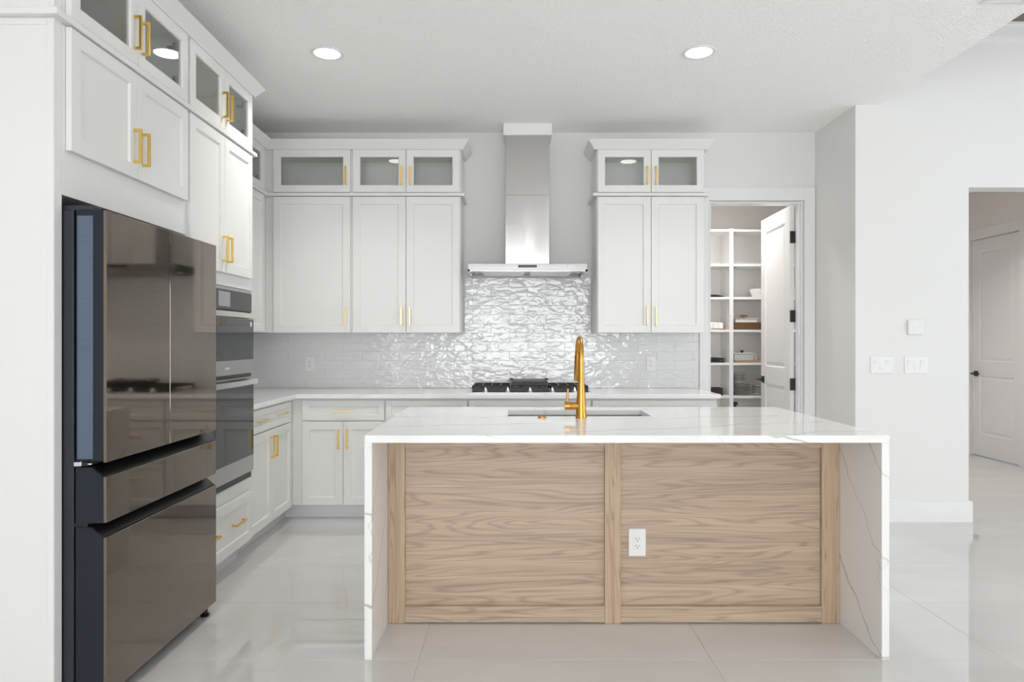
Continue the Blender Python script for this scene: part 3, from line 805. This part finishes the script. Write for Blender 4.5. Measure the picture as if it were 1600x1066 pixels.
# faucet
FX, FY, FZ = 0.346, 3.425, 0.9155
fc = thing('kitchen_faucet', 'brushed gold pull-down faucet standing on the island', 'faucet', (FX, FY, FZ))
obj('body', MB().lathe([(0.0285, 0.0), (0.0285, 0.004), (0.0262, 0.02), (0.0235, 0.08), (0.0195, 0.14), (0.0160, 0.190), (0.0148, 0.200)], (0, 0, 0), 'z', 32), 'faucet_gold', fc)
pts = [(0, 0, 0.199), (0, 0, 0.29)]
R_ = 0.085
for k in range(1, 15):
    a = PI * k / 14 * 0.97
    pts.append((0, R_ - R_ * math.cos(a), 0.31 + R_ * math.sin(a)))
ln = pts[-1]
obj('spout', MB().tube(pts, [0.0148] * 2 + [0.0142] * 14, 20), 'faucet_gold', fc)
dirv = (Vector(pts[-1]) - Vector(pts[-2])).normalized()
p0 = Vector(ln)
obj('spray_head', MB().tube([p0 - dirv * 0.002, p0 + dirv * 0.02, p0 + dirv * 0.11, p0 + dirv * 0.145], [0.0142, 0.0165, 0.0185, 0.017], 20), 'faucet_gold', fc)
obj('spray_button', MB().box(-0.006, 0.006, p0.y + 0.012, p0.y + 0.0225, p0.z - 0.09, p0.z - 0.045, 0.003), 'faucet_gold', fc)
obj('valve_barrel', MB().lathe([(0.0185, -0.055), (0.0200, -0.052), (0.0185, -0.012), (0.020, -0.008)], (0, 0, 0.059), 'x', 24), 'faucet_gold', fc)
lv = obj('lever', MB().lathe([(0.0205, -0.082), (0.0205, -0.0565), (0.019, -0.0555)], (0, 0, 0.059), 'x', 24).tube([(-0.070, 0, 0.070), (-0.068, 0, 0.10), (-0.066, 0, 0.145)], [0.0062, 0.0058, 0.0055], 12), 'faucet_gold', fc)
tag(obj('air_switch', MB().lathe([(0.0215, 0.0), (0.0215, 0.004), (0.019, 0.006), (0.0150, 0.006), (0.0145, 0.008), (0.001, 0.0085)], (0, 0, 0), 'z', 28), 'faucet_gold'),
    'round gold push button set in the island beside the faucet', 'button').location = (0.150, 3.435, 0.9155)

# ------------------------------------------------------------------ outlets, switches, keypad
def outlet(label, x, y, z, wd=0.076, ht=0.118, group=None):
    t = thing('power_outlet', label, 'outlet', (x, y, z), 0, group)
    obj('cover_plate', MB().box(-wd / 2, wd / 2, -0.006, 0, -ht / 2, ht / 2, 0.0025), 'plastic_white', t)
    r = obj('receptacle', MB().box(-0.0165, 0.0165, -0.0085, -0.0055, -0.034, 0.034, 0.0012), 'plastic_white', t)
    for dz in (0.017, -0.017):
        s = MB().box(-0.0075, -0.005, -0.0092, -0.008, dz - 0.002, dz + 0.007).box(0.005, 0.0075, -0.0092, -0.008, dz - 0.001, dz + 0.006)
        s.lathe([(0.0027, -0.0092), (0.0027, -0.008)], (0, 0, dz - 0.008), 'y', 10)
        obj('socket_slots', s, 'slot_dark', r)
    return t
outlet('white outlet on the oak island panel', 0.578, PYF + 0.017, 0.370, 0.080, 0.127)
ty = YB - 0.0083
outlet('white outlet on the tile backsplash near the room corner', (484 - 800) * ty / 1068, ty, 1.3 - (569 - 533) * ty / 1068)
outlet('white outlet on the tile backsplash at the corner side of the cooktop', (673 - 800) * ty / 1068, ty, 1.3 - (569 - 533) * ty / 1068)
outlet('white outlet on the tile backsplash near the pantry doorway', (1017 - 800) * ty / 1068, ty, 1.3 - (568 - 533) * ty / 1068)
def switch_plate(label, x0, x1):
    xm = (x0 + x1) / 2
    t = thing('light_switch', label, 'switch', (xm, YR, 1.128), 0, 'light switches on the white wall')
    wd = x1 - x0
    obj('cover_plate', MB().box(-wd / 2, wd / 2, -0.006, 0, -0.061, 0.061, 0.0025), 'plastic_white', t)
    for k in (-1, 0, 1):
        obj('rocker', MB().prism([(-0.0055, -0.033), (-0.0055, 0.033), (-0.0125 if k else -0.007, 0.033), (-0.0075, 0), (-0.007 if k else -0.0125, -0.033)], 'x', k * 0.046 - 0.0165, k * 0.046 + 0.0165), 'plastic_white', t)
switch_plate('triple light switch plate close to the shaded wall edge', 2.578, 2.745)
switch_plate('triple light switch plate right below the alarm keypad', 2.822, 2.994)
kp = thing('alarm_keypad', 'square white alarm keypad above the light switches', 'keypad', (2.895, YR, 1.398))
bevel(obj('case', MB().box(-0.053, 0.053, -0.022, 0, -0.053, 0.053, 0.004), 'plastic_white', kp), 0.002)
for i in range(4):
    for j in range(5):
        x = -0.034 + i * 0.0225; z = -0.037 + j * 0.0185
        obj('key', MB().box(x - 0.008, x + 0.008, -0.0245, -0.0215, z - 0.0065, z + 0.0065, 0.0012), 'plastic_white', kp)

# ------------------------------------------------------------------ refrigerator
FXF = -1.4175; F0, F1 = 2.388, 3.2755; FM = (F0 + F1) / 2
fr = thing('refrigerator', 'four door refrigerator with taupe mirror glass fronts', 'refrigerator', (-1.8, FM, 0))
def Fp(name, mb, mat, parent=fr):
    o = obj(name, mb, mat, parent)
    o.location = (1.8, -FM, 0) if parent is fr else (0, 0, 0)
    return o
Fp('case', MB().box(-2.17, -1.534, F0 + 0.003, F1 - 0.003, 0.045, 1.760, 0.003), 'fridge_case')
Fp('grille', MB().box(-2.10, -1.53, F0 + 0.02, F1 - 0.02, 0.02, 0.046), 'fridge_black')
for y in (F0 + 0.07, F1 - 0.045):
    Fp('foot', MB().lathe([(0.02, 0.0), (0.022, 0.012), (0.013, 0.016), (0.013, 0.056)], (-1.452, y, 0), 'z', 16).box(-1.535, -1.445, y - 0.014, y + 0.014, 0.034, 0.052), 'fridge_black')
for y in (F0 + 0.07, F1 - 0.07):
    Fp('foot', MB().lathe([(0.02, 0.0), (0.022, 0.012), (0.013, 0.016), (0.013, 0.046)], (-2.08, y, 0), 'z', 16), 'fridge_black')
XD = -1.4285     # back of the glass skins
for (y0, y1, near) in ((F0, FM - 0.0025, True), (FM + 0.0025, F1, False)):
    d = Fp('door', MB().box(-1.524, XD, y0, y1, 0.880, 1.757, 0.002), 'fridge_navy')
    Fp('glass_front', MB().box(XD, FXF, y0, y1, 0.874, 1.757, 0.0015), 'fridge_glass', d)
    ys = y0 if near else y1; s = -1 if near else 1
    Fp('side_strip', MB().box(-1.518, -1.4630, ys, ys + s * 0.0015, 0.888, 1.738), 'steel_sky_tint', d)
    Fp('hinge_cover', MB().box(-1.60, -1.475, y0 + 0.01 if near else y1 - 0.07, y0 + 0.07 if near else y1 - 0.01, 1.7575, 1.777, 0.003), 'fridge_case', d)
def fdrawer(z0, z1f, z1b):
    d = Fp('drawer', MB().prism([(-1.524, z0), (XD, z0), (XD, z1f), (-1.472, z1b), (-1.524, z1b)], 'y', F0, F1), 'fridge_navy')
    Fp('glass_front', MB().box(XD, FXF, F0, F1, z0, z1f, 0.0015), 'fridge_glass', d)
    Fp('finger_groove', MB().prism([(XD + 0.001, z1f + 0.0005), (-1.470, z1b + 0.0003), (-1.470, z1b + 0.0025), (XD + 0.001, z1f + 0.003)], 'y', F0 + 0.001, F1 - 0.001), 'fridge_black', d)
fdrawer(0.663, 0.824, 0.858)
fdrawer(0.053, 0.612, 0.648)
for z in (0.869, 0.655):
    Fp('seal', MB().box(-1.533, -1.485, F0 + 0.004, F1 - 0.004, z - 0.007, z + 0.007), 'fridge_black')
Fp('hinge', MB().box(-1.532, -1.505, F0 + 0.0005, F0 + 0.03, 0.861, 0.877, 0.001).lathe([(0.005, -1.506), (0.005, -1.48), (0.003, -1.475)], (0, F0 + 0.010, 0.868), 'x', 10), 'chrome')

# ------------------------------------------------------------------ double wall oven
OXF = XF - 0.0
ov = thing('double_oven', 'stainless double wall oven with black glass doors', 'oven', (XF, 3.318, OVZ0), PI / 2)
OW = 0.758; zz = lambda z: z - OVZ0
obj('chassis', MB().box(0.004, OW - 0.004, 0.001, 0.55, 0.002, OVZ1 - OVZ0 - 0.002), 'oven_panel', ov)
fl_ = MB().box(-0.012, OW + 0.012, -0.012, -0.0008, zz(1.580), zz(1.598), 0.001).box(-0.012, 0.010, -0.012, -0.0008, 0, zz(1.580)).box(OW - 0.010, OW + 0.012, -0.012, -0.0008, 0, zz(1.580))
obj('trim_frame', fl_, 'steel_dark', ov)
cp = obj('control_panel', MB().box(0.011, OW - 0.011, -0.022, -0.001, zz(1.470), zz(1.579), 0.002), 'oven_panel', ov)
obj('display', MB().box(0.285, 0.435, -0.0232, -0.0215, zz(1.487), zz(1.567)), 'screen_grey', cp)
def oven_door(z0, z1, g0, g1, hz, label):
    d = obj('door', MB().box(0.002, OW - 0.002, -0.030, -0.013, zz(z0), zz(z1), 0.002), 'steel_dark', ov)
    obj('glass_pane', MB().box(0.012, OW - 0.012, -0.0335, -0.0295, zz(g0), zz(g1), 0.001), 'oven_glass', d)
    pts = []
    h = MB(); n = 14; prof = []
    for k in range(n + 1):
        u = k / n; x = 0.030 + u * (OW - 0.060); b = 0.036 + 0.022 * math.sin(PI * u)
        prof.append((x, b))
    poly = [(x, -0.030 - b) for x, b in prof] + [(x, -0.030 - b + 0.016) for x, b in reversed(prof)]
    h.prism(poly, 'z', zz(hz) - 0.014, zz(hz) + 0.014)
    h.box(0.030, 0.050, -0.064, -0.0297, zz(hz) - 0.012, zz(hz) + 0.012, 0.002).box(OW - 0.050, OW - 0.030, -0.064, -0.0297, zz(hz) - 0.012, zz(hz) + 0.012, 0.002)
    obj('handle', h, 'steel', d)
    return d
dm = oven_door(1.112, 1.462, 1.193, 1.424, 1.443, 'm')
obj('sticker', MB().box(OW - 0.065, OW - 0.040, -0.0340, -0.0333, zz(1.385), zz(1.412)), 'plastic_white', dm)
obj('badge', MB().box(OW / 2 - 0.03, OW / 2 + 0.03, -0.0310, -0.0298, zz(1.146), zz(1.156)), 'chrome', dm)
dl = oven_door(0.532, 1.092, 0.628, 1.045, 1.066, 'l')
obj('vent', MB().box(0.012, OW - 0.012, -0.018, -0.001, zz(1.094), zz(1.110)), 'fridge_black', ov)
obj('vent', MB().box(0.012, OW - 0.012, -0.018, -0.001, zz(0.496), zz(0.528)), 'fridge_black', ov)

# ------------------------------------------------------------------ range hood
hd = thing('range_hood', 'stainless chimney range hood above the cooktop', 'range hood', (0.117, YB, 1.82))
HX0, HX1, HYF = -0.329, 0.563, 5.10
def Hh(name, mb, mat, parent=hd):
    o = obj(name, mb, mat, parent)
    if parent is hd: o.location = (-0.117, -YB, -1.82)
    return o
can = Hh('canopy', MB().box(HX0, HX1, HYF, YB - 0.001, 1.834, 1.878, 0.0015).box(HX0, HX0 + 0.014, HYF, YB - 0.001, 1.82, 1.834).box(HX1 - 0.014, HX1, HYF, YB - 0.001, 1.82, 1.834).box(HX0, HX1, HYF, HYF + 0.014, 1.82, 1.834), 'steel_flat')
for k in range(2):
    x0 = HX0 + 0.10 + k * 0.36; x1 = x0 + 0.33
    f = Hh('filter', MB().box(x0, x1, HYF + 0.05, YB - 0.06, 1.826, 1.8335, 0.001), 'steel_dark', can)
    for q in range(9):
        y = HYF + 0.075 + q * 0.042
        Hh('slat', MB().box(x0 + 0.015, x1 - 0.015, y, y + 0.02, 1.8225, 1.8262), 'steel', f)
for x in (HX0 + 0.055, 0.117, HX1 - 0.055):
    Hh('lamp_lens', MB().lathe([(0.026, 1.8265), (0.026, 1.8338)], (x, HYF + 0.035 if x == 0.117 else HYF + 0.2, 0), 'z', 20), 'plastic_white', can)
Hh('control_display', MB().box(0.046, 0.186, HYF - 0.0015, HYF + 0.001, 1.848, 1.868), 'oven_panel', can)
for k in range(3):
    Hh('button', MB().box(0.392 + k * 0.021, 0.407 + k * 0.021, HYF - 0.003, HYF + 0.001, 1.851, 1.865, 0.001), 'plastic_white', can)
Hh('chimney', MB().box(-0.052, 0.292, 5.335, YB - 0.001, 1.8785, 2.44, 0.0015), 'steel_hood')
Hh('chimney_sleeve', MB().box(-0.049, 0.289, 5.338, YB - 0.001, 2.4402, 2.905, 0.0015), 'steel_hood')
bx = obj('hood_duct_collar', MB().box(-0.067, 0.312, 5.324, YB - 0.001, 2.906, 2.999, 0.0015), 'trim_white')
tag(bx, 'white boxed collar joining the hood chimney to the ceiling', 'duct cover')

# ------------------------------------------------------------------ cooktop
ct = thing('gas_cooktop', 'stainless gas cooktop with black grates and five knobs', 'cooktop', (0.134, 5.24, 0.9152))
CX0, CX1, CY0, CY1 = -0.453, 0.453, -0.25, 0.25
obj('base_plate', MB().box(CX0, CX1, CY0, CY1, 0.0, 0.010, 0.003), 'steel', ct)
for k in range(5):
    x = (758.6 + 34.75 * k - 800) * 5.03 / 1068 - 0.134
    kn = obj('knob', MB().lathe([(0.023, 0.0102), (0.023, 0.015), (0.020, 0.017), (0.014, 0.019), (0.013, 0.034), (0.010, 0.036)], (x, -0.208, 0), 'z', 20).box(x - 0.005, x + 0.005, -0.225, -0.191, 0.034, 0.046, 0.002), 'steel', ct)
def grate(x0, x1):
    m = MB(); y0, y1 = -0.16, 0.225; zb, zt = 0.034, 0.052
    for y in (y0, (y0 + y1) / 2 - 0.006, y1 - 0.012): m.box(x0, x1, y, y + 0.012, zb, zt, 0.002)
    n = 5
    for k in range(n):
        x = x0 + k * (x1 - x0 - 0.012) / (n - 1); m.box(x, x + 0.012, y0, y1, zb, zt, 0.002)
    for x in (x0, x1 - 0.014):
        for y in (y0, y1 - 0.014): m.box(x, x + 0.014, y, y + 0.014, 0.0102, zb)
    m.prism([(y0 - 0.002, 0.0102), (y0 + 0.012, 0.0102), (y0 + 0.012, zt), (y0 + 0.004, zt)], 'x', x0, x1)
    return obj('grate', m, 'cast_iron', ct)
for a in range(3): grate(CX0 + 0.022 + a * 0.2890, CX0 + 0.022 + a * 0.2890 + 0.285)
for x, y, r in ((-0.285, 0.11, 0.04), (-0.285, -0.06, 0.03), (0.0, 0.03, 0.05), (0.285, 0.11, 0.035), (0.285, -0.06, 0.03)):
    obj('burner', MB().lathe([(r + 0.015, 0.0102), (r + 0.012, 0.016), (r, 0.018), (r, 0.026), (r - 0.006, 0.030)], (x, y, 0), 'z', 20), 'cast_iron', ct)
gr = thing('griddle', 'black cast iron griddle resting on the middle cooktop grate', 'griddle', (0.134, 5.27, 0.968))
obj('plate', MB().prism([(-0.145, 0.0), (0.145, 0.0), (0.132, 0.012), (0.132, 0.030), (-0.132, 0.030), (-0.132, 0.012)], 'y', -0.165, 0.175).prism([(-0.170, 0.014), (-0.126, 0.030), (-0.126, 0.036), (-0.150, 0.036)], 'y', 0.10, 0.175).prism([(0.170, 0.014), (0.126, 0.030), (0.126, 0.036), (0.150, 0.036)], 'y', 0.10, 0.175), 'cast_iron', gr)
for s in (-1, 1):
    obj('grip', MB().tube([(s * 0.13, 0.02, 0.022), (s * 0.155, 0.03, 0.024), (s * 0.160, 0.10, 0.024), (s * 0.135, 0.11, 0.022)], 0.006, 10), 'chrome', gr)

# ------------------------------------------------------------------ ceiling lights and vent
def downlight(label, x, y, power, group=None, z=ZC, col=(1, 0.975, 0.94)):
    t = thing('recessed_light', label, 'ceiling light', (x, y, z), 0, group)
    obj('trim_ring', MB().lathe([(0.098, 0.0), (0.098, -0.004), (0.092, -0.007), (0.076, -0.005), (0.072, -0.001)], (0, 0, 0), 'z', 40), 'trim_white', t)
    obj('lens', MB().lathe([(0.0715, -0.0008), (0.0715, -0.0052), (0.05, -0.0066), (0.002, -0.007)], (0, 0, 0), 'z', 40), 'lens', t)
    l = area('light', (x, y, z - 0.012), (0, 0, 0), 0.14, 0.14, power, col, 2.1, 'DISK')
    return t
downlight('lit round recessed ceiling light over the oven side', -1.09, 4.035, 7.5)
downlight('lit round recessed ceiling light over the pantry side', 1.10, 4.02, 6.5)
for lab, x, y in (('oven side of the kitchen, nearer the great room', -1.0, 1.2), ('switch side of the kitchen, nearer the great room', 1.10, 1.2), ('oven side by the rear glass doors', -1.0, -1.6), ('switch side by the rear glass doors', 1.10, -1.6)):
    downlight('added unseen recessed ceiling light on the ' + lab, x, y, 2 if y > 0 else 10)  # unseen lamps added overhead to even out the kitchen light
downlight('added unseen recessed ceiling light inside the pantry', 2.1, 6.3, 12)  # unseen lamp added to brighten the pantry
downlight('added unseen recessed ceiling light in the hall', 4.2, 6.4, 13)  # unseen lamp added to light the hall
av = thing('air_vent', 'white slatted air vent in the kitchen ceiling', 'vent', (2.46, 3.328, ZC))
obj('frame', MB().box(-0.11, 0.11, -0.16, -0.135, -0.008, 0, 0.001).box(-0.11, 0.11, 0.085, 0.11, -0.008, 0, 0.001).box(-0.11, -0.085, -0.135, 0.085, -0.008, 0, 0.001).box(0.085, 0.11, -0.135, 0.085, -0.008, 0, 0.001), 'trim_white', av)
for k in range(9):
    y = -0.125 + k * 0.024
    obj('slat', MB().prism([(y, -0.001), (y + 0.002, -0.001), (y + 0.016, -0.008), (y + 0.014, -0.008)], 'x', -0.085, 0.085), 'trim_white', av)

# ------------------------------------------------------------------ pantry shelving and its contents
SF, SBK = 6.90, PY - 0.002
ps = thing('pantry_shelving', 'built-in white open shelving inside the pantry', 'shelving', (2.22, 7.05, 0))
def Pp(name, mb): o = obj(name, mb, 'trim_white', ps); o.location = (-2.22, -7.05, 0); return o
divs = [(1.502, 1.527), (2.196, 2.235), (2.91, 2.948)]
for x0, x1 in divs: Pp('divider', MB().box(x0, x1, SF, SBK, 0.0, 2.44, 0.001))
SZ = [2.428, 2.078, 1.744, 1.414, 1.080, 0.746, 0.412, 0.08]
for z in SZ:
    for k in range(2):
        Pp('shelf', MB().box(divs[k][1] + 0.0003, divs[k + 1][0] - 0.0003, SF + 0.003, SBK, z - 0.024, z, 0.001))
G_P = 'things on the pantry shelves'
E = 0.0006
tag(obj('hat', MB().lathe([(0.115, 0.0), (0.117, 0.006), (0.105, 0.013), (0.07, 0.026), (0.04, 0.032), (0.002, 0.033)], (0, 0, 0), 'z', 24), 'hat_black'),
    'flat black cap lying on a pantry shelf', 'hat', G_P).location = (2.072, 7.045, SZ[2] + E)
tb = tag(obj('serving_board', MB().box(-0.10, 0.10, -0.10, 0.10, 0, 0.010, 0.003), 'wood_board'), 'thin wooden board under the white canisters', 'board', G_P)
tb.location = (2.075, 7.04, SZ[3] + E)
for k in range(3):
    t = thing('canister', ['small white square canister farthest from the shelf divider', 'small white square canister in the middle of three', 'small white square canister nearest the shelf divider'][k], 'canister', (2.022 + k * 0.052, 6.985, SZ[3] + E + 0.0105), 0, 'white canisters on the board')
    obj('jar', MB().box(-0.0245, 0.0245, -0.0245, 0.0245, 0, 0.062, 0.004), 'ceramic', t)
    obj('rim', MB().box(-0.020, 0.020, -0.020, 0.020, 0.0618, 0.066, 0.002), 'ceramic', t)
t = thing('glass_jar', 'clear glass jar with black knob behind the white canisters', 'jar', (2.025, 7.10, SZ[3] + E + 0.0105), 0, G_P)
obj('jar', MB().lathe([(0.038, 0.0), (0.04, 0.01), (0.04, 0.07), (0.036, 0.078)], (0, 0, 0), 'z', 20), 'clear_glass', t)
obj('knob', MB().lathe([(0.016, 0.0782), (0.018, 0.088), (0.012, 0.096)], (0, 0, 0), 'z', 14), 'black_metal', t)
for k in range(2):
    o = tag(obj('folded_cloth', MB().prism([(-0.09, 0.002), (-0.07, 0), (0.07, 0), (0.085, 0.006), (0.08, 0.02), (0.02, 0.025), (-0.085, 0.021)], 'y', -0.09, 0.09), 'hat_black'),
            ['black folded cloth lying flat on a pantry shelf', 'black folded cloth on top of the other cloth'][k], 'cloth', G_P)
    o.location = (2.075 - 0.004 * k, 7.03, SZ[4] + E + k * 0.0258); o.rotation_euler = (0, 0, 0.06 * k); bevel(o, 0.004)
def basket(label, x, y, z, wd, dp, ht, mat, n):
    t = thing('woven_basket', label, 'basket', (x, y, z), 0, G_P)
    m = MB(); th = 0.008
    m.box(-wd / 2, wd / 2, -dp / 2, -dp / 2 + th, 0, ht).box(-wd / 2, wd / 2, dp / 2 - th, dp / 2, 0, ht).box(-wd / 2, -wd / 2 + th, -dp / 2 + th, dp / 2 - th, 0, ht).box(wd / 2 - th, wd / 2, -dp / 2 + th, dp / 2 - th, 0, ht).box(-wd / 2 + th, wd / 2 - th, -dp / 2 + th, dp / 2 - th, 0, th)
    obj('wall', m, mat, t)
    h = ht / n
    for k in range(n):
        r = MB(); z0 = k * h + h * 0.15; z1 = (k + 1) * h - h * 0.1; e = 0.004
        r.box(-wd / 2 - e, wd / 2 + e, -dp / 2 - e, -dp / 2 - 0.0002, z0, z1, 0.0015).box(-wd / 2 - e, wd / 2 + e, dp / 2 + 0.0002, dp / 2 + e, z0, z1, 0.0015)
        r.box(-wd / 2 - e, -wd / 2 - 0.0002, -dp / 2, dp / 2, z0, z1, 0.0015).box(wd / 2 + 0.0002, wd / 2 + e, -dp / 2, dp / 2, z0, z1, 0.0015)
        obj('woven_band', r, mat, t)
    return t
basket('small dark brown woven basket on a low pantry shelf', 2.085, 7.02, SZ[5] + E, 0.115, 0.14, 0.075, 'wicker_dark', 4)
basket('wide brown wicker basket on a middle pantry shelf', 2.40, 7.03, SZ[3] + E, 0.32, 0.20, 0.075, 'wicker', 4)
t = thing('lidded_dish', 'clear lidded dish with wooden knob in the wicker basket', 'dish', (2.385, 7.03, SZ[3] + E + 0.0085), 0, G_P)
obj('dish', MB().box(-0.11, 0.11, -0.07, 0.07, 0, 0.095, 0.006), 'ceramic', t)
obj('lid', MB().box(-0.115, 0.115, -0.075, 0.075, 0.0955, 0.108, 0.003), 'clear_glass', t)
obj('knob', MB().tube([(-0.038, 0, 0.135), (0, 0, 0.138), (0.038, 0, 0.135)], 0.009, 10).box(-0.006, 0.006, -0.006, 0.006, 0.108, 0.134), 'wood_board', t)
t = thing('pale_bowl', 'pale rounded bowl beside the pantry door on an upper shelf', 'bowl', (2.54, 7.05, SZ[2] + E), 0, G_P)
obj('bowl', MB().lathe([(0.04, 0.0), (0.06, 0.01), (0.085, 0.06), (0.088, 0.09), (0.083, 0.09), (0.08, 0.06), (0.055, 0.014), (0.002, 0.008)], (0, 0, 0), 'z', 24), 'ceramic', t)
tag(obj('serving_board', MB().box(-0.14, 0.14, -0.10, 0.10, 0, 0.014, 0.003), 'wood_board'), 'wooden board under the clear cake dome', 'board', G_P).location = (2.40, 7.03, SZ[4] + E)
t = thing('cake_dome', 'clear rectangular dome with black knob on a wooden board', 'dome', (2.365, 7.03, SZ[4] + E + 0.0145), 0, G_P)
obj('dome', MB().box(-0.10, 0.10, -0.075, 0.075, 0, 0.075, 0.008), 'clear_glass', t)
obj('lid', MB().box(-0.105, 0.105, -0.08, 0.08, 0.0755, 0.082, 0.002), 'ceramic', t)
obj('knob', MB().lathe([(0.008, 0.0822), (0.008, 0.092), (0.018, 0.095), (0.018, 0.106), (0.01, 0.109)], (0, 0, 0), 'z', 14), 'black_metal', t)
tag(obj('drinking_glass', MB().lathe([(0.025, 0.0), (0.03, 0.07), (0.028, 0.07), (0.023, 0.006), (0.002, 0.005)], (0, 0, 0), 'z', 16), 'clear_glass'), 'small clear drinking glass beside the cake dome', 'glass', G_P).location = (2.498, 7.02, SZ[4] + E + 0.0145)
PL = [(0.05, 0.0), (0.06, 0.003), (0.098, 0.012), (0.10, 0.0145), (0.094, 0.0145), (0.06, 0.007), (0.002, 0.006)]
ORD = ['lowest', 'second from the shelf', 'third from the shelf', 'fourth from the shelf', 'fourth from the top', 'third from the top', 'second from the top', 'topmost']
me = MB().lathe(PL, (0, 0, 0), 'z', 28).mesh('plate', 'plate_grey')
for k in range(8):
    o = tag(obj('dinner_plate', me, 'plate_grey'), 'grey dinner plate, %s of the tall stack on a pantry shelf' % ORD[k], 'plate', 'stacked dinner plates'); o.location = (2.348, 7.02, SZ[5] + E + k * 0.0150)
BW = [(0.035, 0.0), (0.04, 0.004), (0.068, 0.022), (0.070, 0.026), (0.066, 0.026), (0.04, 0.009), (0.002, 0.007)]
me = MB().lathe(BW, (0, 0, 0), 'z', 28).mesh('small_bowl', 'plate_grey')
for k in range(4):
    o = tag(obj('small_bowl', me, 'plate_grey'), 'small grey bowl, %s of the pile on the dinner plates' % ['lowest', 'second from the bottom', 'third from the bottom', 'topmost'][k], 'bowl', 'stacked small bowls'); o.location = (2.325, 7.02, SZ[5] + E + 0.121 + k * 0.0262)
for k in range(4):
    o = tag(obj('soup_bowl', me, 'plate_grey'), 'grey soup bowl, %s of the short stack beside the plates' % ['lowest', 'second from the bottom', 'third from the bottom', 'topmost'][k], 'bowl', 'stacked soup bowls'); o.location = (2.53, 7.02, SZ[5] + E + k * 0.0262)
t = thing('spray_bottle', 'white spray bottle with dark blue nozzle on the lowest pantry shelf', 'bottle', (2.29, 7.02, SZ[6] + E), 0, G_P)
obj('bottle', MB().lathe([(0.032, 0.0), (0.034, 0.01), (0.034, 0.13), (0.014, 0.19), (0.013, 0.21)], (0, 0, 0), 'z', 18), 'ceramic', t)
obj('nozzle', MB().lathe([(0.015, 0.2102), (0.015, 0.232)], (0, 0, 0), 'z', 14).prism([(-0.05, 0.255), (-0.05, 0.27), (0.02, 0.262), (0.03, 0.232), (-0.012, 0.232)], 'y', -0.009, 0.009), 'blue_cap', t)
